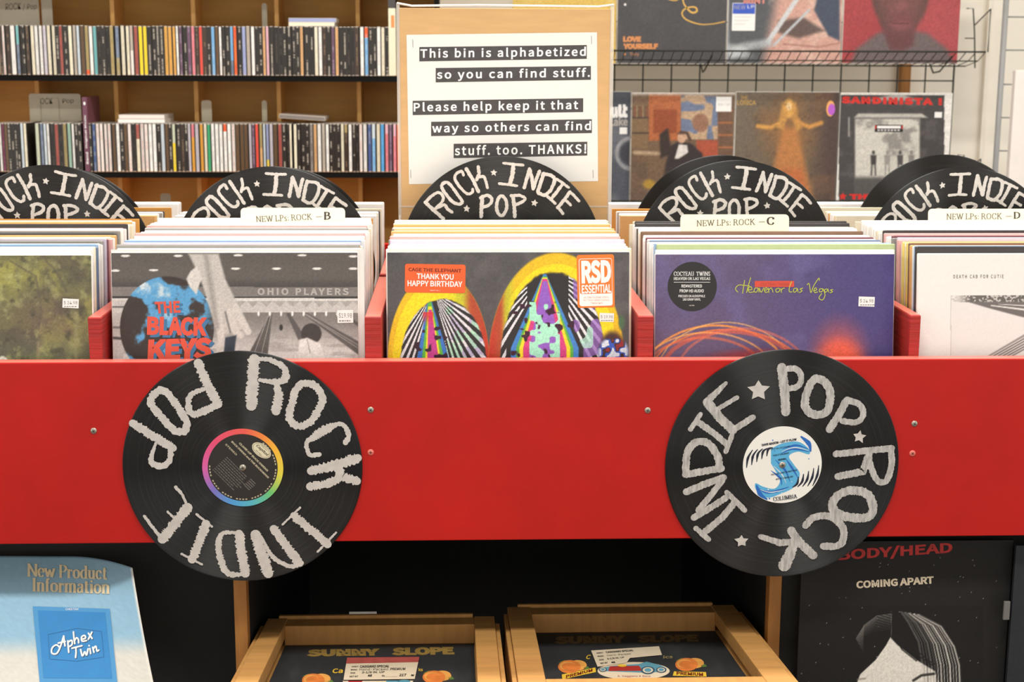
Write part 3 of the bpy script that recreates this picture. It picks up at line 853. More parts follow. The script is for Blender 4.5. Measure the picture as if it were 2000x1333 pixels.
PAL = dict(white=(244, 242, 238), cream=(238, 226, 200), grey=(150, 146, 142), dark=(58, 54, 54), pink=(222, 170, 168), blue=(150, 180, 214), slate=(108, 128, 158), tan=(222, 170, 108),
           green=(176, 190, 140), brown=(128, 96, 76), yellow=(236, 212, 120), lilac=(206, 198, 214), plum=(120, 70, 82))
ARTPHRASE = ['the green landscape album', 'the bowling lane album', 'the striped arches album', 'the violet album', 'the white album']
SEQ = [
 'white white white cream slate blue white dark white grey lilac plum white pink cream white tan white dark grey white cream white pink white dark white white cream tan white white',
 'white white grey tan white white white lilac blue white pink white white white pink white cream white white white white grey white cream pink white white white white white white white',
 'cream white white white white white white lilac grey white white white pink white cream white tan cream white cream white tan grey white cream tan white cream white cream white white',
 'white green blue white white lilac white white slate white grey white plum white white white white brown white cream white white dark white grey white dark white white dark cream white',
 'dark blue white tan brown yellow cream white yellow white pink lilac grey plum white white white pink dark white white cream white white white white white white white white white white',
]
# index cards take a place in the stack at the given depth of their top edge
CARDS = {1: (470, 674, 404, 440, 2.165, 'B'), 3: (1329, 1541, 417, 460, 2.066, 'C'), 4: (1813, 2025, 406, 442, 2.165, 'D')}
CARDINK = mat('card_ink', (98, 90, 80), rough=.7)
def index_card(bi, ybot):
    x0, x1, y0, y1, Yt, ch = CARDS[bi]
    loc = Vector((0, ybot, FLOORZ)); rot = (LEAN, 0, 0)
    pl = Plane(loc, rot, y=-.0006)
    (a, zt), (b, _) = pl(x0, (y0+y1)/2), pl(x1, (y0+y1)/2); zt = pl((x0+x1)/2, y0+2)[1]
    root = empty('index_card', loc, rot)
    tag(root, 'cream index card reading NEW LPs ROCK %s standing among the LPs' % ch, 'index card', 'cream index cards')
    k = .006; pts = [(a, 0), (b, 0), (b, zt-k)]+[(b-k+k*math.cos(t), zt-k+k*math.sin(t)) for t in (.4, .8, 1.2, 1.57)]+[(a+k-k*math.sin(t), zt-k+k*math.cos(t)) for t in (0, .4, .8, 1.2, 1.57)]
    mb = MB(); mb.prism(pts, -.0006, .0006); mb.build('card', OFFWHITE, root)
    ink = Ink(-.0007, .0001)
    def q(px, py): return pl(px, py)
    if ch == 'B': L_, R_, B_, T_, bx = (501, 434), (609, 429), None, (500, 423), ((633, 429), (645, 428.5), (633, 415))
    elif ch == 'C': L_, R_, B_, T_, bx = (1361, 442), (1474, 439), None, (1361, 431), ((1498, 439), (1512, 438.5), (1498, 425))
    else: L_, R_, B_, T_, bx = (1849, 429), (1956, 428), None, (1849, 418), ((1980, 427), (1992, 426.5), (1980, 415))
    ink.serif('NEW LPs: ROCK', [q(*L_), q(*R_), q(*T_)], CARDINK, 1, thick=.15, thin=.07)
    ink.stroke([q(R_[0]+8, R_[1]-5), q(R_[0]+20, R_[1]-5.3)], .0008, CARDINK, 1, smooth=False)
    ink.serif(ch, [q(*bx[0]), q(*bx[1]), q(*bx[2])], mat('card_ink_bold', (66, 58, 52), rough=.7), 1, thick=.28, thin=.10)
    ink.build('lettering', root)

FRONTY = 1.850
def stack(bi):
    a, b = BINX[bi]; mid = (a+b)/2
    names = SEQ[bi].split(); rnd = random.Random(bi+11)
    y = FRONTY+.0045
    i = 0; card_done = bi not in CARDS
    limit = 2.156
    sizes = [.0062, .0078, .0078, .0096]
    while i < len(names):
        t = rnd.choice(sizes)
        if not card_done and y-LPW*math.sin(LEAN) >= CARDS[bi][4]:
            index_card(bi, y+.0012); y += .0026; card_done = True
        if y+t > limit: break
        g = rnd.uniform(.0004, .0018)
        h = LPW+rnd.choice([0, 0, .001, .002, -.001, .003])+.008*max(0, y-FRONTY-.1)/.2
        if names[i] not in ('white', 'cream'): h += rnd.uniform(.0015, .0035)
        if bi == 3 and i < 3: h = LPW+.0028*(3-abs(i-1.5)) if i else LPW+.0006
        c = names[i]; col = np.array(PAL[c])*rnd.uniform(.95, 1.0)
        dx = rnd.uniform(-.003, .003)
        lp(t, (mid+dx, y+t/2, FLOORZ), col, '%s-edged LP sleeve, %s behind %s in the front row' % (c, ordinal(i+1), ARTPHRASE[bi]), 'LPs packed behind '+ARTPHRASE[bi], h=h)
        y += t+g; i += 1
    if not card_done: index_card(bi, y+.0012)
for bi in range(5): stack(bi)
# rear row, seen only over the top of the front row
SEQ2 = ['tan cream white grey white dark white white white', 'white cream grey white white dark white grey white', 'white grey cream white white white grey white white', 'tan cream white grey brown white white white white', 'cream white white tan white cream white white white']
BACKP = ['rear row of the green landscape bin', 'rear row of the bowling lane bin', 'rear row of the striped arches bin', 'rear row of the violet album bin', 'rear row of the white album bin']
for bi in range(5):
    a, b = BINX[bi]; mid = (a+b)/2; rnd = random.Random(bi+40)
    y = 2.278
    for i, c in enumerate(SEQ2[bi].split()):
        t = rnd.choice([.0096, .0128, .0128])
        if i == 6: y = 2.468
        lp(t, (mid+rnd.uniform(-.0015, .0015), y+t/2, FLOORZ), np.array(PAL[c])*.98, '%s-edged LP sleeve, %s from the front in the %s' % (c, ordinal(i+1), BACKP[bi]), 'LPs in the '+BACKP[bi], rot=LEAN)
        y += t+rnd.uniform(.0008, .002)

# ------------------------------------------------------------------ the five front albums
def fit_label(s, lim=16):
    return s
PRICE = mat('price_label', (240, 238, 234), rough=.6, noise=.02)
PINK_INK = mat('price_ink', (120, 110, 112), rough=.7)
def price(parent, pl, x0, y0, x1, y1, txt, rot=0, y=-.0009, rows=2):
    k = Ink(y, .0001)
    (a, zt), (b, zb) = pl(x0, y0), pl(x1, y1)
    k.rect(a, zb, b, zt, PRICE, 0, rot=rot)
    h = zt-zb; w_ = b-a
    k.text(txt, [(a+w_*.08, zb+h*.36), (b-w_*.08, zb+h*.36), (a+w_*.08, zb+h*.80)], PINK_INK, 1)
    x = a+w_*.1
    rnd = random.Random(int(x0))
    while x < b-w_*.15:
        l = w_*rnd.uniform(.06, .16); k.rect(x, zb+h*.12, x+l, zb+h*.2, PINK_INK, 1); x += l+w_*.04
    return k.build('price_sticker', parent)

def album(bi, px_left, px_right, py_top, art, base, label, w=LPW, nx=330, nz=170, t=.006, plainedge=(240, 238, 232)):
    y0 = FRONTY
    pl0 = Plane((0, y0, FLOORZ), (LEAN, 0, 0), y=-t/2)
    if px_left is not None:
        a = pl0(px_left, py_top+4)[0]; cx = a+w/2
    else:
        b = pl0(px_right, py_top+4)[0]; cx = b-w/2
    h = pl0((px_left or px_right-200)+100, py_top)[1]
    if bi == 0: cx = min(cx, DIVX[0][0]-.0008-w/2)
    if bi == 4: cx = max(cx, DIVX[3][1]+.0008+w/2)
    root = empty('album', (cx, y0, FLOORZ), (LEAN, 0, 0))
    tag(root, label, 'record album', 'front albums of the bins')
    lp(t, (0, 0, 0), plainedge, None, None, name='sleeve', w=w, h=h, rot=0, parent=root)
    pl = Plane((cx, y0, FLOORZ), (LEAN, 0, 0), y=-t/2-.0004)
    m = .0008
    mb = MB(); mb.face([(-w/2+m, -t/2-.0003, m), (w/2-m, -t/2-.0003, m), (w/2-m, -t/2-.0003, h-.165), (-w/2+m, -t/2-.0003, h-.165)])
    mb.build('lower_cover', mat('cover_base_%d' % bi, base, rough=.5), root)
    picture('cover_print', root, pl, -w/2+m, w/2-m, h-.165, h-m, nx, nz, art, PRINT, y=-t/2-.0003)
    return root, pl, t, w, h

# A: woodland painting
def artA(X, Y):
    p = Pic(X, Y, (112, 108, 62))
    n = fbm(X, Y, 90, 5, 5); p.mix(sstep(.45, .7, n)*.9, (166, 160, 60)); n2 = fbm(X+300, Y, 60, 9, 5); p.mix(sstep(.5, .72, n2)*.85, (84, 78, 58))
    n3 = fbm(X, Y+500, 45, 12, 5); p.mix(sstep(.52, .75, n3)*.7, (104, 82, 66)); p.ell(90, 620, 60, 40, (112, 82, 70), .8, al=.5)
    p.mix(sstep(640, 700, Y)*.5, (104, 112, 84)); n4 = fbm(X, Y, 18, 31, 3); p.mix(sstep(.5, .8, n4)*.55, (180, 178, 96)); p.mix(sstep(.55, .85, fbm(X+90, Y, 14, 33, 3))*.6, (62, 60, 46))
    p.line([(20, 510), (70, 540), (80, 600), (76, 640)], 3, (96, 86, 66), 2, .8); p.line([(80, 500), (110, 530), (130, 570)], 4, (92, 84, 64), 3, .8)
    p.line([(150, 620), (148, 700)], 8, (150, 146, 84), 4, .7); p.line([(75, 670), (74, 702)], 6, (160, 140, 90), 3, .7)
    p.ell(5, 712, 12, 16, (236, 230, 210), .15); p.ell(5, 714, 8, 11, (120, 130, 110), .2)
    g = p.C.mean(-1, keepdims=True); p.C = p.C*.72+g*.28+4; p.grain(.12); return p
rA, plA, tA, wA, hA = album(0, None, 185, 498, artA, (110, 106, 62), 'album with green and yellow woodland painting, price sticker, at the front of its bin')
price(rA, plA, 122, 584, 154, 602, '$ 24.98', math.radians(-3), y=-tA/2-.0006)

# B: grey bowling lanes with a blue ball
def artB(X, Y):
    p = Pic(X, Y, (92, 86, 82))
    p.mix(sstep(497, 530, Y)*.3, (104, 98, 94)); p.mix(sstep(540, 560, Y)*.75, (70, 66, 64))
    p.mix(((Y > 561) & (Y < 579))*1.0, (126, 120, 116)); p.mix(((Y > 579) & (Y < 583))*1.0, (60, 56, 56)); p.mix(((Y > 583) & (Y < 588))*1.0, (214, 210, 206))
    cur = (Y > 588) & (Y < 611); p.mix(cur*1.0, (196, 190, 186)); p.mix(cur*(np.abs(((X/26) % 1)-.5)*24 > (Y-588))*.35, (120, 116, 112))
    p.mix((Y > 611)*1.0, (128, 122, 118)); p.mix(sstep(616, 704, Y)*1.0, (222, 218, 214))
    p.mix(sstep(.5, .7, fbm(X*.3, Y*2, 18, 2, 3))*(Y > 616)*.5, (150, 146, 142))
    for q in (((528, 612), (532, 612), (522, 702), (480, 702)), ((559, 612), (566, 612), (602, 668), (594, 690)), ((590, 612), (600, 612), (702, 668), (702, 695)), ((662, 612), (672, 612), (702, 632), (702, 640))):
        p.poly(q, (84, 80, 78), 1.5, .9)
    for q in (((526, 612), (492, 702)), ((530, 612), (508, 702)), ((596, 614), (702, 682)), ((598, 614), (702, 676))): p.line(q, 1.4, (176, 172, 168), .8, .8)
    for i in range(9): p.ell(505+i*22, 613, 2.2, 5, (236, 234, 230), .3)
    for x, y in ((245, 500), (348, 500), (465, 499), (590, 499), (225, 529), (300, 528), (460, 525), (540, 525), (619, 525), (690, 525), (690, 501)): p.ell(x, y, 9, 2.2, (232, 228, 222), .25)
    p.poly([(216, 585), (260, 585), (240, 702), (216, 702)], (196, 190, 186), 3, .8); p.line([(216, 600), (250, 600)], 3, (90, 86, 84)); p.line([(216, 640), (240, 640)], 4, (110, 106, 104), 2); p.line([(216, 660), (240, 662)], 5, (70, 66, 66), 2)
    # ball
    d = np.hypot((X-326)/92, (Y-640)/100)
    ins = sstep(1.01, .985, d); n = fbm(X, Y, 60, 21, 5)
    col = np.ones(X.shape+(3,))*np.array((60, 50, 46)); k = sstep(.47, .55, n)[..., None]
    col = col*(1-k)+np.array((92, 160, 208))*k; k2 = sstep(.62, .74, n)[..., None]; col = col*(1-k2)+np.array((206, 218, 224))*k2
    for c in range(3): p.C[..., c] = p.C[..., c]*(1-ins)+col[..., c]*ins
    p.mix(ins*sstep(395, 425, X)*.8, (58, 54, 52))
    # pale arm reaching down
    g = (196, 190, 184)
    p.poly([(368, 496), (427, 496), (440, 545), (462, 590), (470, 625), (486, 640), (440, 655), (420, 640), (400, 570), (385, 530)], g, 3)
    p.poly([(385, 520), (372, 530), (364, 545), (370, 560), (384, 576), (388, 560), (394, 545)], (214, 208, 202), 2)
    for q in (((425, 610), (432, 660), (428, 702)), ((448, 610), (462, 650), (470, 655)), ((460, 600), (480, 640), (484, 648))): p.line(q, 14, (206, 200, 194), 2)
    p.line([(402, 500), (412, 560), (424, 640)], 9, (140, 134, 130), 6, .7); p.line([(440, 610), (450, 650)], 3, (90, 86, 84), 2, .8)
    p.poly([(440, 660), (462, 655), (456, 702), (436, 702)], (52, 62, 74), 2)
    p.ell(608, 652, 20, 20, (64, 58, 56), .08); p.poly([(584, 664), (600, 660), (626, 672), (632, 690), (632, 704), (582, 704)], (226, 222, 218), 2); p.line([(600, 664), (606, 690)], 2, (160, 156, 152), 1.5); p.ell(549, 640, 3.5, 6, (50, 48, 46), .3)
    p.grain(.10, 2.2); return p
rB, plB, tB, wB, hB = album(1, 216, 701, 493, artB, (180, 176, 172), 'grey bowling lane album with blue ball and orange THE BLACK KEYS lettering', w=.3135)
CORAL = mat('print_coral', (222, 84, 62), rough=.5); SKY = mat('print_steel_blue', (66, 118, 160), rough=.5)
kB = Ink(-tB/2-.0006, .0001)
def tq(pl, ll, lr, ul): return [pl(*ll), pl(*lr), pl(*ul)]
for dx, m_, ly in ((6, SKY, 1), (0, CORAL, 2)):
    dy = dx*.8
    kB.text('THE', tq(plB, (304+dx, 613+dy), (353+dx, 611+dy), (302+dx, 590+dy)), m_, ly, bold=0.0158)
    kB.text('BLACK', tq(plB, (287+dx, 655+dy), (404+dx, 657+dy), (288+dx, 618+dy)), m_, ly, bold=0.0225)
    kB.text('KEYS', tq(plB, (288+dx, 706+dy), (412+dx, 702+dy), (290+dx, 663+dy)), m_, ly, bold=0.0225)
PALEG = mat('print_pale_grey', (176, 170, 164), rough=.5)
kB.text('OHIO PLAYERS', tq(plB, (503, 577), (681, 577), (503, 563)), PALEG, 1, bold=0.0180, sp=1.15)
kB.build('title_lettering', rB)
price(rB, plB, 659, 606, 690, 631, '$19.98', math.radians(1), y=-tB/2-.0009)
# clear outer sleeve standing a little wider than the cover
FILM = mat('clear_film_edge', (232, 228, 222), rough=.3, noise=.05, nscale=40)
mb = MB(); mb.box(wB/2, wB/2+.0075, -.0012, .0012, 0, hB); mb.build('clear_sleeve_edge', FILM, rB)
mb = MB(); mb.box(-wB/2, wB/2+.0075, -.0012, .0012, hB, hB+.0035); mb.build('clear_sleeve_edge', FILM, rB)

# Mid: coloured arches with stripes
def artM(X, Y):
    p = Pic(X, Y, (84, 80, 80)); p.mix(sstep(.5, .75, fbm(X, Y, 40, 8, 4))*.4, (110, 106, 104)); p.mix(sstep(765, 790, X)*0+sstep(520, 495, Y)*sstep(800, 760, X)*.5, (60, 60, 66))
    def arch(cx, cy, rx, ry, th, ix, iy, icx):
        d = np.hypot((X-cx)/rx, (Y-cy)/ry); a = sstep(1.015, .985, d)
        hue = sstep(cx-rx*.1, cx+rx, X) if th > 0 else sstep(cx-rx*.45, cx-rx, X)
        p.mix(a, (236, 190, 32)); p.mix(a*sstep(1.0, .93, d)*sstep(.80, .86, d)*.0+a*(d < .90)*1.0, (246, 218, 30))
        p.mix(a*sstep(.35, .75, hue), (178, 74, 44)); p.mix(a*sstep(.1, .5, hue)*(1-sstep(.5, .8, hue))*.8, (190, 196, 50)); p.mix(a*sstep(.8, 1, hue)*sstep(600, 680, Y)*.8, (196, 50, 30))
        d2 = np.hypot((X-icx)/ix, (Y-cy-8)/iy); b = sstep(1.02, .985, d2+.018*(vnoise(X, Y, 6, 4)-.5)); p.mix(b, (46, 42, 42))
        return b
    b = arch(856, 705, 99, 172, 1, 84, 128, 866)
    u = (X-846)/np.maximum(8, (Y-572)*.62)          # fans out from the top
    st = np.abs(((np.arctan(u*1.1)*9) % 1)-.5) < .22
    p.mix(b*st*(np.abs(X-846) > (Y-572)*.20+4)*1.0, (226, 222, 226)); p.mix(b*st*(X > 880)*.35*(vnoise(X, Y, 14, 9) > .5), (120, 96, 170)); p.mix(b*st*(X > 872)*(vnoise(X, Y, 16, 10) > .6)*.7, (160, 220, 180))
    for wd, c in ((.24, (60, 116, 196)), (.165, (96, 178, 60)), (.115, (244, 224, 40)), (.085, (196, 62, 140))):
        w_ = (Y-572)*wd; p.mix(b*sstep(1.5, -1, np.abs(X-838-(Y-572)*.06)-w_)*(Y > 574+(0.24-wd)*200), c)
    p.mix(b*(Y > 610)*sstep(4, 0, np.abs(X-836)-8)*sstep(640, 610, Y)*.8, (222, 40, 50))
    p.mix(b*(np.abs(X-838) < 36)*(Y > 636)*sstep(.68, .74, fbm(X, Y, 12, 14, 2)), (52, 22, 40))
    b = arch(1087, 712, 133, 218, -1, 104, 188, 1080)
    p.mix(sstep(1.0, .98, np.hypot((X-1190)/34, (Y-690)/90))*b*.0, (0, 0, 0))
    u = (X-1068)/np.maximum(10, (Y-528)*.72); st = np.abs(((np.arctan(u*1.1)*10) % 1)-.5) < .2
    p.mix(b*st*(X < 1030), (228, 226, 230)); p.mix(b*st*(X > 1110), (232, 230, 234)); p.mix(b*(X > 1120)*(vnoise(X, Y, 22, 19) > .52)*.75, (150, 104, 190)); p.mix(b*(X > 1120)*(vnoise(X, Y, 24, 29) > .68)*.8, (176, 226, 206))
    for wd, c in ((.50, (46, 42, 42)), (.44, (70, 134, 206)), (.37, (96, 178, 70)), (.33, (246, 222, 44)), (.28, (214, 66, 130)), (.20, (150, 96, 196))):
        w_ = np.minimum((Y-530)*wd, 150*wd*(.85+.15*sstep(600, 640, Y))); p.mix(b*sstep(1.5, -1, np.abs(X-1064)-w_)*(Y > 532+(.5-wd)*60), c)
    inn = b*(np.abs(X-1064) < 30); p.mix(inn*(Y > 590)*sstep(.50, .56, vnoise(X, Y, 13, 23)), (172, 236, 206)); p.mix(b*(np.abs(X-1060) < 62)*(Y > 588)*sstep(.66, .72, fbm(X, Y, 13, 41, 2)), (62, 26, 48))
    p.ell(1196, 690, 26, 42, (70, 44, 44), .2); n = vnoise(X, Y, 9, 51); a = sstep(1.1, .8, np.hypot((X-1198)/30, (Y-688)/30)); p.mix(a*(n > .45), (58, 92, 196)); p.mix(a*(n > .68), (222, 228, 240)); p.mix(a*(n < .25), (150, 40, 50))
    p.ell(1214, 630, 6, 14, (80, 110, 80), .4)
    p.grain(.10, 2.2); return p
rM, plM, tM, wM, hM = album(2, 755, 1232, 492, artM, (70, 66, 66), 'dark album with yellow arches and striped colours, two orange stickers, middle bin', nx=420, nz=210)
ORANGE = mat('sticker_orange', (232, 98, 44), rough=.5, noise=.02); ORANGE2 = mat('sticker_orange_warm', (236, 124, 44), rough=.5, noise=.02); MAROON = mat('sticker_maroon', (110, 24, 18), rough=.5)
y0 = -tM/2-.0006
k = Ink(y0, .0001)
c0, c1 = plM(791, 574), plM(909, 515)
k.rect(c0[0], c0[1]+.001, c1[0], c1[1]-.0008, ORANGE, 0, r=.003, rot=math.radians(-1))
k.text('CAGE THE ELEPHANT', tq(plM, (798, 530), (901, 533), (798, 523)), MAROON, 1, bold=0.0090)
k.text('THANK YOU', tq(plM, (814, 545), (886, 547), (814, 534)), WHITEINK, 1, bold=0.010)
k.text('HAPPY BIRTHDAY', tq(plM, (796, 559), (903, 561), (796, 548)), WHITEINK, 1, bold=0.010)
k.text('88697 51 1', tq(plM, (840, 568.5), (860, 569), (840, 566.5)), WHITEINK, 1)
o = k.build('title_sticker', rM); o['label'] = 'orange sticker reading CAGE THE ELEPHANT THANK YOU HAPPY BIRTHDAY'
k = Ink(y0, .0001)
c0, c1 = plM(1127, 603), plM(1202, 496); a_ = math.radians(1.2)
k.rect(c0[0], c0[1]+.0012, c1[0]-.0012, c1[1]-.001, ORANGE2, 0, r=.003, rot=a_)
def rr(pl, x0, y0_, x1, y1_): return pl(x0, y1_)+pl(x1, y0_)
b4 = rr(plM, 1131, 505, 1196, 598); k.rect(b4[0], b4[1], b4[2], b4[3], WHITEINK, 1, r=.003, rot=a_)
b4 = rr(plM, 1132, 506, 1195, 574); k.rect(b4[0], b4[1], b4[2], b4[3], ORANGE2, 2, r=.0025, rot=a_)
k.text('RSD', tq(plM, (1136, 555), (1194, 553), (1135, 509)), WHITEINK, 3, bold=0.0225)
k.text('ESSENTIAL', tq(plM, (1136, 574), (1194, 572), (1136, 557)), WHITEINK, 3, bold=0.0135)
LT = mat('sticker_text_faint', (226, 170, 130), rough=.6)
for i, s_ in enumerate(('ULTRA CLEAR VINYL', 'W/ TWO ADDITIONAL', 'TRACKS')):
    wd = (50, 52, 24)[i]; k.text(s_, tq(plM, (1165-wd/2, 583+i*5.6), (1165+wd/2, 582.6+i*5.6), (1165-wd/2, 579.6+i*5.6)), LT, 3)
o = k.build('shop_day_sticker', rM); o['label'] = 'orange sticker reading RSD ESSENTIAL'
price(rM, plM, 1171, 612, 1199, 629, '$ 19.98', math.radians(-2), y=y0)

# C: violet cover with orange glow
def artC(X, Y):
    p = Pic(X, Y, (94, 80, 116)); p.mix(sstep(1400, 1740, X)*.8, (70, 60, 122)); p.mix(sstep(560, 496, Y)*sstep(1600, 1300, X)*.4, (104, 88, 108))
    p.mix(sstep(.5, .75, fbm(X, Y, 120, 6, 4))*.5, (112, 106, 160)); p.mix(sstep(600, 690, Y)*sstep(1500, 1300, X)*.5, (110, 82, 104)); p.mix(sstep(1715, 1745, X)*.5, (58, 44, 110))
    d = np.hypot((X-1640)/54, (Y-712)/80); p.mix(np.clip(1.35-d, 0, 1)**1.3*.95, (222, 92, 74)); p.ell(1640, 700, 40, 34, (238, 96, 70), .5, al=.8); p.mix(np.clip(1-np.hypot((X-1580)/60, (Y-705)/26), 0, 1)*.5, (196, 160, 190))
    for x0, x1, h, wd, c, al in ((1266, 1530, 64, 4, (240, 150, 70), .9), (1280, 1560, 56, 3, (236, 120, 60), .9), (1290, 1545, 70, 2, (250, 190, 100), .8), (1300, 1550, 52, 8, (214, 92, 70), .7), (1262, 1500, 50, 3, (246, 170, 90), .8), (1330, 1570, 58, 5, (220, 110, 90), .6), (1272, 1480, 40, 5, (232, 110, 70), .6)):
        pts = [(x0+(x1-x0)*t, 700-h*(4*t*(1-t))**.75*(1 if t < .5 else 1)) for t in np.linspace(0, 1, 18)]
        p.line(pts, wd, c, 1.5, al)
    p.ell(1480, 702, 90, 18, (170, 50, 46), .5, al=.7)
    p.grain(.10, 2.2); return p
rC, plC, tC, wC, hC = album(3, 1279, 1747, 496, artC, (96, 76, 110), 'violet album with orange light streaks and a round black sticker', plainedge=(224, 216, 214))
k = Ink(-tC/2-.0006, .0001)
c = plC(1352, 560); q = plC(1400, 560)[0]-c[0]; BLK = mat('sticker_black', (38, 36, 36), rough=.55, noise=.05)
k.ell(c[0], c[1], q, q, BLK, 0, 48)
k.serif('COCTEAU', tq(plC, (1316, 539), (1355, 539), (1316, 531)), WHITEINK, 1, thick=.15); k.serif('TWINS', tq(plC, (1360, 539), (1387, 539), (1360, 531)), WHITEINK, 1, thick=.15)
k.serif('HEAVEN OR LAS VEGAS', tq(plC, (1316, 547), (1387, 547), (1316, 542)), WHITEINK, 1, thick=.17, thin=.08)
k.stroke([plC(1316, 551.5), plC(1387, 551.5)], .0005, WHITEINK, 1, smooth=False)
for s_, w_, yb, h_, b_ in (('REMASTERED', 40, 562, 6, .006), ('FROM HD AUDIO', 47, 571.5, 6, .006), ('PRESSED ON AUDIOPHILE', 52, 581, 4.6, .004), ('180 GRAM VINYL', 35, 587.5, 4.6, .004), ('CAD 0008', 10, 598, 2, 0)):
    k.text(s_, tq(plC, (1351-w_/2, yb), (1351+w_/2, yb), (1351-w_/2, yb-h_)), WHITEINK, 1, bold=b_)
o = k.build('round_sticker', rC); o['label'] = 'round black sticker reading COCTEAU TWINS HEAVEN OR LAS VEGAS REMASTERED FROM HD AUDIO'
k = Ink(-tC/2-.0006, .0001)
LIME = mat('print_lime', (190, 196, 70), rough=.5)
b4 = rr(plC, 1474, 549, 1551, 561); k.rect(*b4, mat('print_red_orange', (212, 74, 56), rough=.5), 0)
k.text('COCTEAU TWINS', tq(plC, (1485, 558.5), (1541, 558.5), (1485, 552.5)), mat('print_dull_red', (150, 70, 56), rough=.5), 1)
Zc = zoomer(1200, 280, 3.03)
for pts in ([(770, 812), (764, 850), (758, 888)], [(806, 796), (796, 830), (782, 884)], [(730, 882), (716, 862), (735, 840), (770, 842), (800, 846)], [(790, 868), (812, 866), (808, 850), (792, 860), (798, 882), (822, 880)],
            [(850, 858), (832, 858), (826, 878), (842, 880), (852, 860), (856, 882)], [(858, 858), (868, 882), (884, 856)], [(886, 872), (904, 866), (898, 854), (888, 866), (892, 882), (908, 880)], [(910, 858), (914, 884)], [(913, 870), (926, 856), (934, 868), (938, 882)],
            [(966, 858), (954, 868), (960, 882), (976, 876), (976, 862), (966, 858)], [(984, 860), (988, 884)], [(987, 872), (996, 860), (1006, 858)], [(1048, 820), (1036, 850), (1034, 878), (1050, 880)], [(1078, 858), (1062, 862), (1060, 880), (1074, 878), (1082, 860), (1086, 882)],
            [(1114, 858), (1098, 864), (1110, 874), (1094, 884)], [(1140, 838), (1152, 832), (1162, 884), (1178, 846), (1208, 800), (1212, 812)], [(1178, 874), (1196, 868), (1190, 856), (1180, 868), (1186, 884), (1202, 880)],
            [(1232, 862), (1214, 864), (1214, 880), (1230, 876), (1234, 862), (1246, 900), (1230, 928), (1210, 916), (1226, 890)], [(1256, 862), (1244, 868), (1246, 882), (1258, 876), (1262, 862), (1268, 882)], [(1292, 866), (1278, 870), (1290, 878), (1276, 886)]):
    k.stroke([plC(*Zc(p)) for p in pts], .0010, LIME, 2, jag=.05, step=.0008)
k.build('title_lettering', rC)
price(rC, plC, 1677, 580, 1708, 599, '$ 24.98', math.radians(-2), y=-tC/2-.0006)

# D: white cover with grey line perspective
def artD(X, Y):
    p = Pic(X, Y, (236, 233, 228)); fr = (X > 1857) & (Y > 577); p.mix(fr*1.0, (230, 226, 222)); p.mix((np.abs(X-1857) < .8)*(Y > 577)*.5, (170, 166, 162)); 
    p.mix(fr*(Y < 590)*sstep(1862, 1900, X), (104, 100, 96)); p.mix(fr*(Y < 592)*(vnoise(X, Y, 3, 3) > .62), (200, 196, 190))
    g = (112, 106, 104)
    p.poly([(1890, 590), (2080, 590), (2080, 640), (1990, 618), (1930, 602)], g, 1.5); p.poly([(1935, 596), (2080, 612), (2080, 618), (1935, 598)], (226, 222, 218), .8); p.poly([(1950, 594), (2080, 600), (2080, 604), (1950, 595)], (226, 222, 218), .8)
    p.poly([(1918, 702), (1968, 702), (2080, 640), (2080, 606)], (150, 144, 142), 1.5)
    for a in (0, 9, 18, 27, 36): p.line([(1925+a, 702), (2080, 614+a*.62)], 1.6, (232, 228, 224), .8, .9); p.line([(1928+a, 702), (2080, 617+a*.62)], 1.2, (96, 92, 90), .8, .8)
    p.line([(1990, 702), (2080, 652)], 2, (120, 114, 112), 1); p.line([(2005, 702), (2080, 660)], 3, (140, 134, 132), 1)
    p.grain(.02, 2); return p
rD, plD, tD, wD, hD = album(4, 1793, None, 495, artD, (236, 233, 228), 'white album reading DEATH CAB FOR CUTIE with grey angled bands')
k = Ink(-tD/2-.0006, .0001)
k.text('DEATH CAB FOR CUTIE', tq(plD, (1862, 544), (1960, 543.5), (1862, 537)), INKGREY, 1, bold=0.0023, sp=1.2)
k.build('title_lettering', rD)

# ------------------------------------------------------------------ cardboard notice
SY = 2.236
p = at(984, 200, SY)
root = empty('cardboard_notice', (p.x, SY, FLOORZ))
tag(root, 'brown cardboard notice in a clear sleeve with white sheet about the alphabetized bin', 'sign')
pl = Plane(root.location, y=-.0032)
P_ = pl
tl, tr, bl, br = P_(778, 12), P_(1193, 10), P_(782, 425), P_(1190, 425)
n = 14
mb = MB(); W0, W1 = (tl[0]+bl[0])/2, (tr[0]+br[0])/2; ht = (tl[1]+tr[1])/2
mb.box(W0, W1, -.003, .003, .242, ht-.004); mb.build('cardboard', CARDBOARD, root, bevel=.0008)
mb = MB(); mb.box(W0+.06, W1-.06, .0031, .0055, 0, .32); mb.build('support_strip', CARDBOARD, root)
FILM2 = mat('clear_sleeve_film', (236, 230, 220), rough=.18, alpha=.35)
for (a, b_, c, d) in ((W0-.003, W0+.002, 0, ht+.003), (W1-.002, W1+.004, 0, ht+.003)):
    mb = MB(); mb.box(a, b_, -.0036, -.0030, c+.245, d); mb.build('sleeve_edge', FILM2, root)
FILM3 = mat('clear_sleeve_seam', (240, 236, 230), rough=.2, alpha=.75)
mb = MB(); mb.tube([(W0-.002, -.0038, ht+.003), (W0+.02, -.004, ht-.001), (W0+.12, -.004, ht+.0005), (W1-.02, -.004, ht-.0008), (W1+.003, -.0038, ht+.002)], .0016, 6); mb.build('sleeve_opening', FILM3, root)
mb = MB(); z = P_(900, 405)[1]; mb.box(W0-.002, W1+.002, -.0037, -.0031, z, z+.002); mb.build('sleeve_seam', FILM2, root)
k = Ink(-.0034, .0001)
a, b_, c, d = P_(794, 68), P_(1166, 63), P_(1168, 354), P_(799, 360)
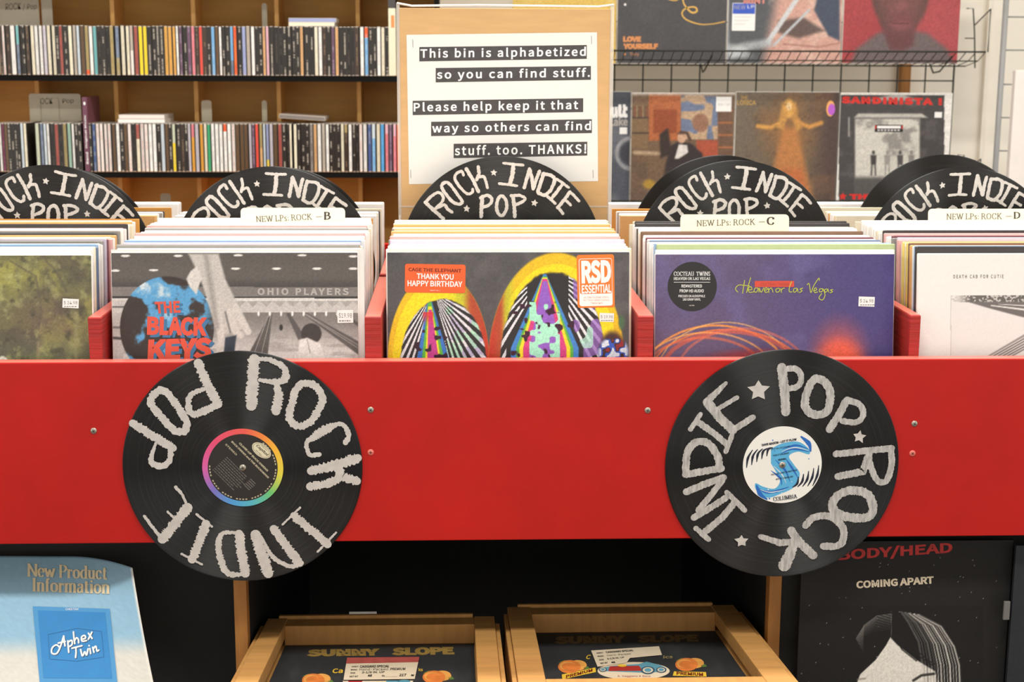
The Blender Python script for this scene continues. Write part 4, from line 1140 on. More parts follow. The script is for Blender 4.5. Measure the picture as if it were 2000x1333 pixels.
k.poly([d, c, b_, a], PAPER, 0); sheet = k.build('white_sheet', root)
k = Ink(-.0036, .0001)
for s_, x0, y0t, x1, y1t, hh in (('This bin is alphabetized', 819, 92, 1146, 88, 28), ('so you can find stuff.', 851, 133, 1154, 129, 28), ('Please help keep it that', 806, 197, 1139, 192, 28), ('way so others can find', 842, 238, 1156, 233, 28), ('stuff. too. THANKS!', 886, 281, 1147, 277, 28)):
    A, B, C, D = (x0, y0t), (x1, y1t), (x1, y1t+hh-1), (x0, y0t+hh)
    k.poly([P_(*D), P_(*C), P_(*B), P_(*A)], PRINTGREY, 0)
    tw = x1-x0; endpad = 10 if s_.startswith('Please') else 2
    desc = any(ch in s_ for ch in 'pyg')
    f = (y1t-y0t)/tw
    lb = y0t+hh-(2 if desc else 5)
    tp = y0t+3
    k.text(s_, [P_(x0+2, lb+f*2), P_(x1-endpad, lb+f*(tw-endpad)), P_(x0+2, tp+f*2)], WHITEINK, 1, bold=.009, sp=1.1)
k.build('printed_words', sheet)
k = Ink(-.0037)
for x, y in ((806, 85), (1155, 78), (802, 340), (1158, 340)): k.stroke([P_(x, y-8), P_(x+.5, y+8)], .0006, INKGREY, smooth=False)
k.build('staples', sheet)

# ------------------------------------------------------------------ CD shelving at the back, left
CY = 3.90                          # plane of the CD spines
shelf = empty('cd_shelf', (0, CY, 0))
tag(shelf, 'tall plywood CD shelving against the back wall with black shelf edges', 'shelf')
S0 = (0, -CY, 0)
def spart(mb, name, m, bevel=0): return mb.build(name, m, shelf, S0, bevel=bevel)
SXL, SXR = -1.75, at(857, 10, CY+.02).x
TOPZ = [at(385, 147, CY).z, at(385, 335.5, CY).z]
TOPZ = [TOPZ[0]+(TOPZ[0]-TOPZ[1])]+TOPZ; gapz = TOPZ[1]-TOPZ[2]
TOPZ += [TOPZ[-1]-gapz*i for i in range(1, 5)]
BACKY = 4.185
mb = MB(); mb.box(SXL, SXR, BACKY, BACKY+.012, .1, 2.2); spart(mb, 'back_panel', SHELFBACK)
for z in TOPZ:
    mb = MB(); mb.box(SXL, SXR, CY-.004, BACKY, z-.014, z-.0004); b_ = spart(mb, 'shelf_board', WOODH)
    mb = MB(); mb.box(SXL, SXR, CY-.006, CY-.0042, z-.0155, z-.0004); mb.build('black_front_edge', BLACKPAINT, b_)
UX = [at(px, 22, 4.07).x for px in (-96, 63.5, 219, 377, 540, 698.5)]
for x in UX:
    for z0, z1 in zip(TOPZ[1:], TOPZ[:-1]):
        mb = MB(); mb.box(x-.0055, x+.0055, 4.07, BACKY-.0005, z0, z1-.0145); spart(mb, 'upright', SHELFEDGE)
mb = MB(); mb.box(SXR-.012, SXR, CY-.004, BACKY+.012, .1, 2.2); spart(mb, 'end_panel', BLACKPAINT)
mb = MB(); mb.box(SXL, SXR, CY+.02, BACKY, 0, .0995); spart(mb, 'plinth', BLACKPAINT)

# --- CDs
def cd_mats():
    m = bpy.data.materials.new('cd_spine'); m.use_nodes = True
    nt = m.node_tree; b = nt.nodes['Principled BSDF']; b.inputs['Roughness'].default_value = .28
    oi = nt.nodes.new('ShaderNodeObjectInfo')
    a2 = nt.nodes.new('ShaderNodeAttribute'); a2.attribute_type = 'OBJECT'; a2.attribute_name = 'second_colour'
    sp = nt.nodes.new('ShaderNodeAttribute'); sp.attribute_type = 'OBJECT'; sp.attribute_name = 'split'
    ink = nt.nodes.new('ShaderNodeAttribute'); ink.attribute_type = 'OBJECT'; ink.attribute_name = 'print_strength'
    tc = nt.nodes.new('ShaderNodeTexCoord'); sx = nt.nodes.new('ShaderNodeSeparateXYZ'); nt.links.new(tc.outputs['Object'], sx.inputs[0])
    def mth(op, a, b_=None):
        n = nt.nodes.new('ShaderNodeMath'); n.operation = op
        for i, v in ((0, a), (1, b_)):
            if v is None: continue
            if isinstance(v, (int, float)): n.inputs[i].default_value = v
            else: nt.links.new(v, n.inputs[i])
        return n.outputs[0]
    gt = mth('GREATER_THAN', sx.outputs['Z'], sp.outputs['Fac'])
    mx = nt.nodes.new('ShaderNodeMix'); mx.data_type = 'RGBA'
    nt.links.new(gt, mx.inputs[0]); nt.links.new(oi.outputs['Color'], mx.inputs[6]); nt.links.new(a2.outputs['Color'], mx.inputs[7])
    # lettering along the spine: broken marks down the middle of the case
    rnd = nt.nodes.new('ShaderNodeCombineXYZ'); nt.links.new(mth('MULTIPLY', oi.outputs['Random'], 40.0), rnd.inputs['X'])
    nt.links.new(sx.outputs['Z'], rnd.inputs['Z'])
    n1 = nt.nodes.new('ShaderNodeTexNoise'); n1.inputs['Scale'].default_value = 38; n1.inputs['Detail'].default_value = 0; nt.links.new(rnd.outputs[0], n1.inputs['Vector'])
    n2 = nt.nodes.new('ShaderNodeTexNoise'); n2.inputs['Scale'].default_value = 260; n2.inputs['Detail'].default_value = 1; nt.links.new(rnd.outputs[0], n2.inputs['Vector'])
    wd = mth('LESS_THAN', mth('ABSOLUTE', sx.outputs['X']), .0016)
    f = mth('MULTIPLY', mth('MULTIPLY', mth('GREATER_THAN', n1.outputs['Fac'], .5), mth('GREATER_THAN', n2.outputs['Fac'], .42)), mth('MULTIPLY', wd, ink.outputs['Fac']))
    ic = nt.nodes.new('ShaderNodeAttribute'); ic.attribute_type = 'OBJECT'; ic.attribute_name = 'print_colour'
    m2 = nt.nodes.new('ShaderNodeMix'); m2.data_type = 'RGBA'
    nt.links.new(f, m2.inputs[0]); nt.links.new(mx.outputs[2], m2.inputs[6]); nt.links.new(ic.outputs['Color'], m2.inputs[7])
    nt.links.new(m2.outputs[2], b.inputs['Base Color'])
    return m
CDSPINE = cd_mats()
CDCASE = mat('cd_case_clear', (206, 198, 188), rough=.25, noise=.06, nscale=50)
CDTRAY = mat('cd_case_dark', (52, 46, 40), rough=.3, noise=.08)
_CDM = {}
def cd_mesh(t, h, d=.142):
    k = (round(t, 4), round(h, 4), d)
    if k not in _CDM:
        mb = MB(); e = min(.0015, t*.16)
        mb.box(-t/2, t/2, .0005, d, 0, h, 1)
        for q in (0, 3, 5): mb.m[q] = 2
        mb.face([(-t/2+e, 0, .0012), (t/2-e, 0, .0012), (t/2-e, 0, h-.0015), (-t/2+e, 0, h-.0015)], 0)
        for q in (((-t/2, 0, 0), (-t/2+e, 0, 0), (-t/2+e, 0, h), (-t/2, 0, h)), ((t/2-e, 0, 0), (t/2, 0, 0), (t/2, 0, h), (t/2-e, 0, h))): mb.face(q, 2)
        for q in (((-t/2+e, 0, h-.0015), (t/2-e, 0, h-.0015), (t/2-e, 0, h), (-t/2+e, 0, h)), ((-t/2+e, 0, 0), (t/2-e, 0, 0), (t/2-e, 0, .0012), (-t/2+e, 0, .0012))): mb.face(q, 1)
        me = bpy.data.meshes.new('cd_case'); me.from_pydata(mb.v, [], mb.f)
        for m in (CDSPINE, CDCASE, CDTRAY): me.materials.append(m)
        me.polygons.foreach_set('material_index', mb.m); me.update(); _CDM[k] = me
    return _CDM[k]
# colour letter: (name, spine colour, print colour, print strength)
CC = {'W': ('white', (238, 234, 228), (150, 140, 134), .35), 'C': ('cream', (232, 222, 196), (170, 150, 120), .3), 'P': ('pinkish white', (230, 216, 208), (206, 140, 130), .4),
      'R': ('red', (222, 78, 64), (240, 200, 190), .0), 'D': ('dusty red', (166, 84, 74), (120, 50, 46), .4), 'Y': ('yellow', (240, 208, 40), (220, 180, 30), .0), 'O': ('orange', (230, 172, 82), (200, 130, 60), .3),
      'V': ('orange red', (234, 92, 44), (250, 190, 60), .2), 'T': ('tan', (208, 162, 112), (160, 110, 80), .3), 'N': ('brown', (104, 78, 52), (80, 60, 44), .4), 'H': ('khaki', (166, 146, 96), (120, 96, 60), .3),
      'L': ('lilac', (196, 188, 196), (150, 140, 160), .3), 'U': ('purple', (108, 78, 100), (180, 160, 180), .4), 'M': ('plum', (112, 42, 72), (170, 100, 120), .3), 'B': ('blue', (120, 172, 216), (200, 220, 230), .3),
      'S': ('slate', (112, 124, 146), (180, 190, 200), .3), 'Q': ('pale blue', (196, 206, 212), (150, 160, 170), .3), 'I': ('periwinkle', (148, 156, 196), (190, 190, 210), .2), 'E': ('teal', (116, 180, 182), (80, 140, 150), .3),
      'A': ('mint', (156, 188, 168), (110, 150, 130), .3), 'G': ('green', (56, 158, 104), (120, 200, 150), .1), 'Z': ('navy', (72, 92, 142), (180, 180, 170), .4), 'K': ('black', (44, 39, 35), (176, 166, 152), .85),
      'J': ('plain black', (36, 31, 28), (90, 80, 70), .5), 'X': ('dark brown', (66, 50, 40), (130, 106, 84), .7), 'F': ('grey', (126, 118, 112), (180, 174, 168), .4), 'y': ('grey beige', (182, 170, 156), (140, 120, 110), .3), 'k': ('pink', (216, 122, 132), (240, 190, 196), .2),
      'p': ('pale pink', (222, 170, 184), (240, 210, 210), .2), 's': ('sky blue', (84, 158, 212), (160, 200, 230), .2), 'g': ('pale green', (196, 200, 176), (150, 160, 140), .3), 'o': ('amber', (222, 158, 60), (190, 120, 40), .2)}
ROW1 = """1.5X 7P 16X 25W,11 35S/E.62 42J 46.5K 54X 58X 64C 72W 80W 87.5L 95.5C 105C 112.5K 119.5D 128.5K,9 138C 146y 153Q 161.5N 170H/V.1b 178W 186E 194J 202K 210J,9 218.5H
 222X 229.5S/H.35b 240C 249.5C 257P/y.5 266D 275Y 283.5Y 292K 301K 308.5K 316K 324.5O 332.5O 340.5O 346.5W,5 353U 361.5K 369.5U 377.5k 385X 392.5R
 400X 408K 416B 424N 430.5W,5 436.5K 444.5K 452.5S/B.3 459.5V 468K 476.5I 485y 494W 501.5K 509K 516T,6 522.5p 530.5K 540J,9 548.5J 556K 565K 574K 581.5K 589T
 577T 585W 591.5I 599.5K,10 609K 617.5C 625.5W 633.5X 642K 650.5U 658T 666K 673.5K 681J,8 689J 697X,10 707W 715.5B/V.78 724K 732K 740W 748C 756K,8"""
ROW2 = """-7W 1W 6.5M 12.5N 18.5K 25K 31K 36.5K 43.5Q 50C
 73.5g 82S 89Q,6 95W 103J 111D 119J,8 127H 136A 143.5W,6 149.5K,7 156K 172.6o,4 177K 184Z 191.5P 199P 207P 214P 223N 230.5W 238K 246N 253.5P 261J 269.5C/D.68 278P 286P 294W 302W 310K 318Q 326N 333K 340g/Y.6b 349K 357X 364K 370L 377o/k.72 385L
 385.5W 394o 401.5C 408.5G 416W 424W 432W 440W/V.84 448W 456P 464N 472.5N 480.5N 489L 495U 502R 510T/H.5 516.5Q,5 522.5I/Y.25b 530L 538N 547D 555K 563J 568C 577C
 584K,5 592K 600.5K 608.5F 616T 624W 632y 639.5W 646.5K,6 653.5K 661K 669C 676X/H.82 684W 691.5K 698J,5 705P 713W 722Z 730B/Q.7 739C 747s 755.5k/p.8 763U 771k/p.75 778V"""
LMK = {1: [(0, 'left end'), (63, 'first upright'), (219, 'second upright'), (377, 'third upright'), (540, 'fourth upright'), (698, 'fifth upright')]}
import re as _re
def cds(row, spec, z, h, ypx):
    toks = spec.split(); last = -99; bays = {}; items = []
    for tk in toks:
        m_ = _re.match(r'^(-?[\d.]+)([A-Za-z])(?:/([A-Za-z])(\.\d+)(b?))?(?:,([\d.]+))?$', tk)
        px, c, c2, spl, bot, wd = m_.groups(); px = float(px)
        if px-last < 4.2: continue
        items.append([px, c, c2, spl, bot, wd]); last = px
    xs = [at(i[0], ypx, CY).x for i in items]
    for n, (px, c, c2, spl, bot, wd) in enumerate(items):
        x = xs[n]; lo = (xs[n]-xs[n-1]) if n else .0108; hi = (xs[n+1]-xs[n]) if n+1 < len(xs) else .0108
        t = min(.0106 if not wd else float(wd)*CY/F, lo*.985, hi*.985) if not wd else min(float(wd)*CY/F, lo*.985+.002, hi*.985+.002)
        items[n].append(t)
    # keep neighbours from touching
    for n in range(len(items)-1):
        need = (items[n][6]+items[n+1][6])/2+.0001; have = xs[n+1]-xs[n]
        if need > have:
            k = (have-.0001)*2/(items[n][6]+items[n+1][6]); items[n][6] = max(.0028, items[n][6]*k); items[n+1][6] = max(.0028, items[n+1][6]*k)
    rn = 'upper' if row == 1 else 'lower'
    cnt = {}
    for n, (px, c, c2, spl, bot, wd, t) in enumerate(items):
        nm, col, pc, ps = CC[c]
        o = bpy.data.objects.new('cd_case', cd_mesh(t, h+random.choice([0, 0, 0, .0006, -.0008]))); COL.objects.link(o)
        o.location = (xs[n], CY+random.uniform(0, .004), z)
        v = random.uniform(.93, 1.04)
        o.color = L4(np.array(col)*v)
        sc = CC[c2][1] if c2 else col
        o['second_colour'] = [float(q) for q in s2l(sc)]
        f = float(spl) if c2 else 2.0
        if c2 and bot:
            o['second_colour'] = [float(q) for q in s2l(col)]; o.color = L4(sc)
        o['split'] = f*h if not c2 else (f*h if bot else (f if f > .5 else f)*h)
        o['print_colour'] = [float(q) for q in s2l(pc)]; o['print_strength'] = float(ps)
        k = 'left edge'; 
        for lx, ln in LMK[1][1:]:
            if px > lx+(0 if row == 1 else 6): k = ln
        cnt[k] = cnt.get(k, 0)+1
        two = ('%s and %s' % (nm, CC[c2][0])) if c2 else nm
        where = ('%s case past the %s upright' % (ordinal(cnt[k]), k.split()[0])) if k != 'left edge' else ('%s case from the row\'s visible start' % ordinal(cnt[k]))
        tag(o, 'CD, %s spine, %s row, %s' % (two, rn, where), 'CD', 'CD cases in the %s row' % rn)
cds(1, ROW1, TOPZ[1], .1238, 95)
cds(2, ROW2, TOPZ[2], .1238, 285)

# cases lying flat on the standing ones, leaning strays, dividers, a tall box
def flat_cd(px0, px1, pz, cols, label, tilt=0, dz=0):
    a, b = at(px0, pz, CY), at(px1, pz, CY)
    L_ = b.x-a.x
    nm, col, pc, ps = CC[cols]
    mb = MB(); t = .0104
    mb.box(-L_/2, L_/2, .0005, .125, 0, t, 1); mb.face([(-L_/2+.001, 0, .001), (L_/2-.001, 0, .001), (L_/2-.001, 0, t-.001), (-L_/2+.001, 0, t-.001)], 0)
    o = mb.build('cd_case', [CDSPINE, CDCASE], None, ((a.x+b.x)/2, CY+.006, a.z), (0, tilt, 0))
    o.color = L4(col); o['second_colour'] = [float(q) for q in s2l(col)]; o['split'] = 2.0; o['print_colour'] = [float(q) for q in s2l(pc)]; o['print_strength'] = 0.0
    tag(o, label, 'CD', 'CDs lying flat on top of the rows'); return o
zt1, zt2 = TOPZ[1]+.1248, TOPZ[2]+.1248
o = flat_cd(563, 653, 46, 'C', 'cream spined CD lying flat on the upper row, under the blue one'); o.location.z = zt1
o = flat_cd(562, 655, 38, 'I', 'blue spined CD lying flat on top of the cream one, upper row'); o.location.z = zt1+.0106; o.location.y = CY+.02
o = flat_cd(229, 321, 236, 'W', 'white spined CD lying flat on the lower row, under another white one'); o.location.z = zt2
o = flat_cd(228, 318, 228, 'P', 'pinkish white CD lying flat on top of another, lower row'); o.location.z = zt2+.0106; o.location.y = CY+.022
o = flat_cd(543, 633, 226, 'F', 'grey spined CD lying aslant on a taller case, lower row', tilt=.06); o.location.z = zt2+.0095; o.location.y = CY+.022
BINCARD = mat('plastic_divider_card', (202, 196, 172), rough=.4, noise=.04, nscale=30)
BINCARDG = mat('plastic_divider_card_grey', (178, 172, 152), rough=.4, noise=.04, nscale=30)
MARKER = mat('marker_pen', (74, 64, 50), rough=.7)
def divcard(px0, px1, py, zrow, Y, label, words=None, m=None, ang=0, rows=None):
    """upright plastic card standing behind the CD fronts"""
    a, b = at(px0, py, Y), at(px1, py, Y)
    w_ = (b.x-a.x)/max(.12, math.cos(ang)); h = a.z-zrow
    root = empty('divider_card', ((a.x), Y, zrow), (0, 0, ang))
    tag(root, label, 'divider card', 'plastic divider cards among the CDs')
    r = .006
    pts = [(0, 0), (w_, 0), (w_, h-r), (w_-r*.3, h-r*.3), (w_-r, h), (r, h), (r*.3, h-r*.3), (0, h-r)]
    mb = MB(); mb.prism(pts, -.0006, .0006); mb.build('card', m or BINCARD, root)
    return root, Plane(root.location, (0, 0, ang), y=-.0007)
DY = CY+.150
r_, pl = divcard(-22, 75, -4, TOPZ[1], DY, 'grey plastic card lettered Rock/Pop behind the upper row, beside the first upright', m=BINCARDG)
k = Ink(-.0007); P_ = pl
k.text('ROCK', [P_(11, 20), P_(41, 18), P_(11, 7)], MARKER, 1); k.stroke([P_(45, 21), P_(48, 8)], .0012, MARKER, 1, smooth=False); k.text('Pop', [P_(53, 21), P_(72, 20), P_(53, 8)], MARKER, 1); k.build('handwriting', r_)
divcard(80, 101, -4, TOPZ[1], DY-.003, 'plain grey plastic card just right of the Rock/Pop one, upper row', m=BINCARDG)
divcard(511, 521, 6, TOPZ[1], DY-.002, 'narrow plastic card behind the upper row, beside the fourth upright', m=BINCARDG)
r_, pl = divcard(56, 157, 183, TOPZ[2], DY, 'plastic card lettered Rock/Pop behind the lower row, partly covered by two others')
k = Ink(-.0007); k.text('ROCK', [pl(72, 204), pl(103, 203), pl(72, 192)], MARKER, 1); k.text('Pop', [pl(122, 204), pl(144, 203), pl(122, 193)], MARKER, 1); k.build('handwriting', r_)
divcard(62, 78, 191, TOPZ[2], CY+.148, 'plastic card before the lower Rock/Pop card, the left one of two', ang=0)
divcard(103, 114, 191, TOPZ[2], CY+.148, 'plastic card before the lower Rock/Pop card, the right one of two', ang=0)
divcard(393, 413, 196, TOPZ[2], DY, 'plastic card behind the lower row, above the green CD spine')
divcard(511, 521, 196, TOPZ[2], DY, 'plastic card behind the lower row, above the blue and yellow CD spine')
divcard(313, 333, 378, TOPZ[3], DY, 'plastic card on the third shelf, top just showing above the LPs', m=BINCARDG)
# tall purple case with white lettering, tall cream box
a, b, c = at(156, 190, CY), at(167.5, 190, CY), at(160, 332, CY)
root = empty('dvd_case', ((a.x+b.x)/2+.0035, CY-.0005, TOPZ[2]))
tag(root, 'tall purple case with white spine lettering standing among the lower row CDs', 'DVD')
PURP = mat('dvd_purple', (112, 66, 84), rough=.3, noise=.12, nscale=30)
h = a.z-TOPZ[2]; w_ = .0128
mb = MB(); mb.box(-w_/2, w_/2, 0, .135, 0, h); mb.build('case', PURP, root, bevel=.001)
k = Ink(-.0004)
k.text('Original Music', [(.003, .060), (.003, h-.045), (-.003, .060)], WHITEINK, 1, bold=.01)
k.text('Band', [(.003, .020), (.003, .050), (-.003, .020)], WHITEINK, 1, bold=.01)
k.ell(0, h-.016, .0028, .0045, WHITEINK, 1, 14); k.build('spine_lettering', root)
a, b = at(757, 17, CY), at(771, 17, CY)
root = empty('box_set', ((a.x+b.x)/2+.0015, CY-.001, TOPZ[1])); w_ = b.x-a.x; h = at(757, -12, CY).z-TOPZ[1]
tag(root, 'tall cream box at the right end of the upper CD row beside the cardboard notice', 'box set')
mb = MB(); mb.box(-w_/2, w_/2, 0, .14, 0, at(757, 16, CY).z-TOPZ[1]); mb.build('box', mat('box_cream', (226, 220, 192), rough=.5, noise=.05), root, bevel=.001)
mb = MB(); mb.box(-w_/2, w_/2, 0, .14, at(757, 16, CY).z-TOPZ[1], h); mb.build('dark_lid', PRINTGREY, root)
k = Ink(-.0003); zt = at(757, 30, CY).z-TOPZ[1]; zb = at(757, 54, CY).z-TOPZ[1]; k.rect(-w_*.12, zb, w_*.34, zt, mat('box_orange_panel', (216, 140, 80), rough=.5), 0); k.build('orange_panel', root)

# ------------------------------------------------------------------ LP display on the wall, right
GY = 4.44
def grid_panel(name, x0, x1, z0, z1, xs, zs, Y, r, m, label, frame_r=None):
    root = empty(name, ((x0+x1)/2, Y, 0)); tag(root, label, 'wire grid')
    ox = (x0+x1)/2
    mb = MB()
    for x in xs: mb.tube([(x-ox, 0, z0), (x-ox, 0, z1)], r, 6)
    for z in zs: mb.tube([(x0-ox, r*1.6, z), (x1-ox, r*1.6, z)], r, 6)
    o = mb.build('grid_wires', m, root)
    mb = MB()
    for x in (x0, x1): mb.tube([(x-ox, 0, z0), (x-ox, 0, z1)], frame_r or r*1.4, 8)
    mb.tube([(x0-ox, 0, z1), (x1-ox, 0, z1)], frame_r or r*1.4, 8)
    mb.build('grid_frame', m, root)
    return root
xr = at(1862, 160, GY).x; x1200 = at(1200, 157, GY).x; stp = (at(1752, 157, GY).x-x1200)/10
zl = at(1500, 157, GY).z
grid_panel('wire_grid', x1200-3*stp, xr, .15, 2.1, [x1200+stp*i for i in range(-2, 12)], [zl+stp*i for i in range(-11, 6)], GY, .0022, WIREBLACK, 'black wire grid panel holding the LP display shelves on the back wall')
p = at(1766, 150, 4.6)
mb = MB(); mb.box(p.x-.012, p.x+.016, 4.585, 4.62, 0, 3.0); struct(mb.build('trim_1', WOOD))
# right-hand grey grid and white post
x0, x1 = at(1955, 160, 4.2).x, at(1955, 160, 4.2).x+.5
zz = [at(1975, y_, 4.2).z for y_ in (33, 98, 165, 230, 295, 360)]
root = grid_panel('wire_grid', x0, x1, .1, 2.05, [x1-.1, x1-.2, x1-.3], zz, 4.2, .0022, WIREGREY, 'grey wire grid panel with thick post at the far right of the shop', frame_r=.0085)
a = at(1983, 230, 3.9)
pr = empty('display_post', (a.x, 3.9, 0)); tag(pr, 'white upright display post in front of the grey wire grid', 'post')
mb = MB(); mb.box(-.011, .055, -.01, .012, .02, at(1983, 137, 3.9).z); mb.build('post', mat('post_white', (232, 224, 218), rough=.6, noise=.03), pr, bevel=.002)
mb = MB(); mb.box(-.05, .08, -.09, .09, 0, .02); mb.build('foot', WHITEWALL, pr)
mb = MB(); mb.box(at(1940, 100, 4.55).x-.004, at(1940, 100, 4.55).x+.004, 4.60, 4.62, 0, 3.0); struct(mb.build('trim_2', WHITEWALL))

def wire_shelf(label, pyf, pym, pyb, x0px, x1px, Yb, Yf, hooks):
    zb, zm, zf = at(1500, pyb, Yb).z, at(1500, pym, (Yb+Yf)/2-.02).z, at(1500, pyf, Yf).z
    x0, x1 = at(x0px, pyb, Yb).x, at(x1px, pyb, Yb).x
    ox = (x0+x1)/2
    root = empty('wire_shelf', (ox, Yb, zb)); tag(root, label, 'wire shelf', 'wire shelves on the black grid')
    def q(x, Y, z): return (x-ox, Y-Yb, z-zb)
    mb = MB()
    for Y, z, r in ((Yb, zb, .0020), ((Yb+Yf)/2-.02, zm, .0018), (Yf, zf, .0026)): mb.tube([q(x0, Y, z), q(x1, Y, z)], r, 6)
    n = int((x1-x0)/.0275)
    for i in range(n+1):
        x = x0+(x1-x0)*i/n; mb.tube([q(x, Yb, zb), q(x, (Yb+Yf)/2-.02, zm), q(x, Yf, zf)], .0013, 5)
    mb.build('wires', WIREBLACK, root)
    mb = MB()
    for x in (x1-.085, x0+(x1-x0)*.38): mb.tube([q(x, Yf+.03, zf-.012), q(x-.01, Yf+.10, zf-.055), q(x, Yb+.03, zb-.02), q(x, GY-.004, zb+.02)], .0024, 6)
    mb.build('bracket', WIREBLACK, root)
    if hooks:
        mb = MB(); x = x1+.008
        mb.tube([q(x-.015, Yb, zb+.165), q(x+.004, Yb, zb+.165), q(x+.012, Yb, zb+.1), q(x+.013, Yb-.02, zb-.005)], .0020, 6)
        mb.tube([q(x+.012, Yb, zb+.118), q(x+.02, Yf+.06, zb+.16), q(x-.002, Yf, zf)], .0020, 6)
        mb.tube([q(x-.015, Yb, zb+.08), q(x+.012, Yb, zb+.08)], .0016, 6)
        mb.build('end_loop', WIREBLACK, root)
    return root
wire_shelf('black wire display shelf holding the upper LPs on the wall', 100, 118, 128, 1060, 1886, 4.35, 4.19, True)
wire_shelf('black wire display shelf holding the lower LPs on the wall', 393, 401, 412, 1040, 1868, 4.35, 4.19, True)

def wall_lp(px0, px1, py_top, py_bot, Y, art, label, nx=150, nz=150, edge=(236, 232, 226), lean=0.0):
    a, b = at(px0, py_bot, Y), at(px1, py_bot, Y); top = at(px0, py_top, Y)
    w_ = b.x-a.x; h = top.z-a.z; t = .005
    loc = ((a.x+b.x)/2, Y, a.z)
    root = empty('album', loc); tag(root, label, 'record album', 'albums displayed on the wall rack')
    lp(t, (0, 0, 0), edge, None, None, name='sleeve', w=round(w_, 4), h=round(h, 4), rot=0, parent=root)
    pl = Plane(loc, y=-t/2-.0004); m = .001
    picture('cover_print', root, pl, -w_/2+m, w_/2-m, m, h-m, nx, nz, art, PRINT, y=-t/2-.0003)
    return root, pl, t, w_, h
GOLD = mat('print_gold', (226, 180, 92), rough=.5); ORNG = mat('print_orange', (226, 150, 90), rough=.5); REDI = mat('print_bright_red', (216, 44, 36), rough=.5)
# upper row
UY = 4.342
def art1(X, Y):
    p = Pic(X, Y, (76, 74, 76)); p.mix(sstep(.45, .8, fbm(X, Y, 60, 3, 3))*.3, (92, 90, 94)); p.grain(.12); return p
r_, pl, t, w_, h = wall_lp(1204, 1417, -84, 124, UY, art1, 'dark album reading LOVE YOURSELF with gold swirl on the upper rack')
k = Ink(-t/2-.0006, .00015)
k.text('LOVE', [pl(1217, 82), pl(1252, 82), pl(1217, 71)], ORNG, 1, bold=.03); k.text('YOURSELF', [pl(1217, 96), pl(1285, 96), pl(1217, 85)], ORNG, 1, bold=.03); k.text('Tory', [pl(1230, 110), pl(1248, 110), pl(1230, 103)], ORNG, 1); k.ell(*pl(1220, 106), .0035, .0035, ORNG, 1, 12)
k.stroke([pl(*q) for q in ((1303, -2), (1320, 1), (1332, -8), (1336, 8), (1350, 24), (1361, 22), (1357, 14), (1340, 16), (1332, 26), (1340, 38), (1365, 47), (1390, 47), (1416, 42))], [.0025, .0035, .005, .004, .0035, .0025, .003], GOLD, 2, step=.002)
k.ell(*pl(1221, 9), .0035, .0035, WHITEINK, 1, 10); k.build('print_lettering', r_)
def art0(X, Y):
    p = Pic(X, Y, (226, 190, 96)); p.mix(sstep(.45, .75, fbm(X, Y, 40, 93, 4))*.5, (238, 214, 140)); p.grain(.1); return p
wall_lp(1000, 1202.5, -80, 124, UY+.008, art0, 'yellow album mostly hidden behind the cardboard notice, upper rack')
def art2(X, Y):
    p = Pic(X, Y, (86, 88, 92)); p.mix(sstep(1500, 1530, X+Y*.2)*1.0, (206, 160, 146)); p.mix((X > 1500)*sstep(.5, .7, fbm(X, Y, 30, 8, 4))*.6, (226, 196, 180))
    p.poly([(1600, -20), (1640, -20), (1640, 80), (1618, 70), (1590, 20)], (70, 78, 96), 3); p.poly([(1520, 40), (1570, 34), (1610, 60), (1560, 75), (1520, 64)], (74, 62, 60), 5, .8)
    p.line([(1562, -10), (1500, 82)], 9, (206, 208, 210), 2); p.line([(1580, 20), (1512, 88)], 5, (190, 194, 198), 2); p.line([(1500, 84), (1450, 92), (1430, 108)], 16, (182, 186, 190), 6, .8); p.ell(1440, 100, 26, 12, (210, 214, 216), .5, .3, .7)
    p.mix(sstep(1428, 1420, X)*.6, (190, 194, 198)); p.line([(1530, 86), (1600, 92), (1640, 84)], 3, (170, 120, 110), 2); p.grain(.12); return p
r_, pl, t, w_, h = wall_lp(1418.5, 1640, -92, 124, UY, art2, 'grey and peach album with silver diagonal and white and blue sticker, upper rack')
k = Ink(-t/2-.0006, .00015); b4 = rr(pl, 1429, 6, 1476, 60); k.rect(*b4, WHITEINK, 0, r=.002); b4 = rr(pl, 1431, 7, 1475, 27); k.rect(*b4, mat('sticker_blue', (58, 92, 196), rough=.5), 1)
k.text('NEW', [pl(1434, 18), pl(1456, 18), pl(1434, 10)], PALEG, 2); k.text('LP', [pl(1460, 16), pl(1473, 16), pl(1460, 10)], WHITEINK, 2)
for i in range(3): k.stroke([pl(1434, 33+i*7), pl(1468-i*6, 33+i*7)], .0010, PALEG, 1, smooth=False)
k.text('MINT', [pl(1452, 7), pl(1497, 7), pl(1452, -4)], mat('print_pink', (214, 140, 130), rough=.5), 3, bold=.02)
k.build('blue_white_sticker', r_)
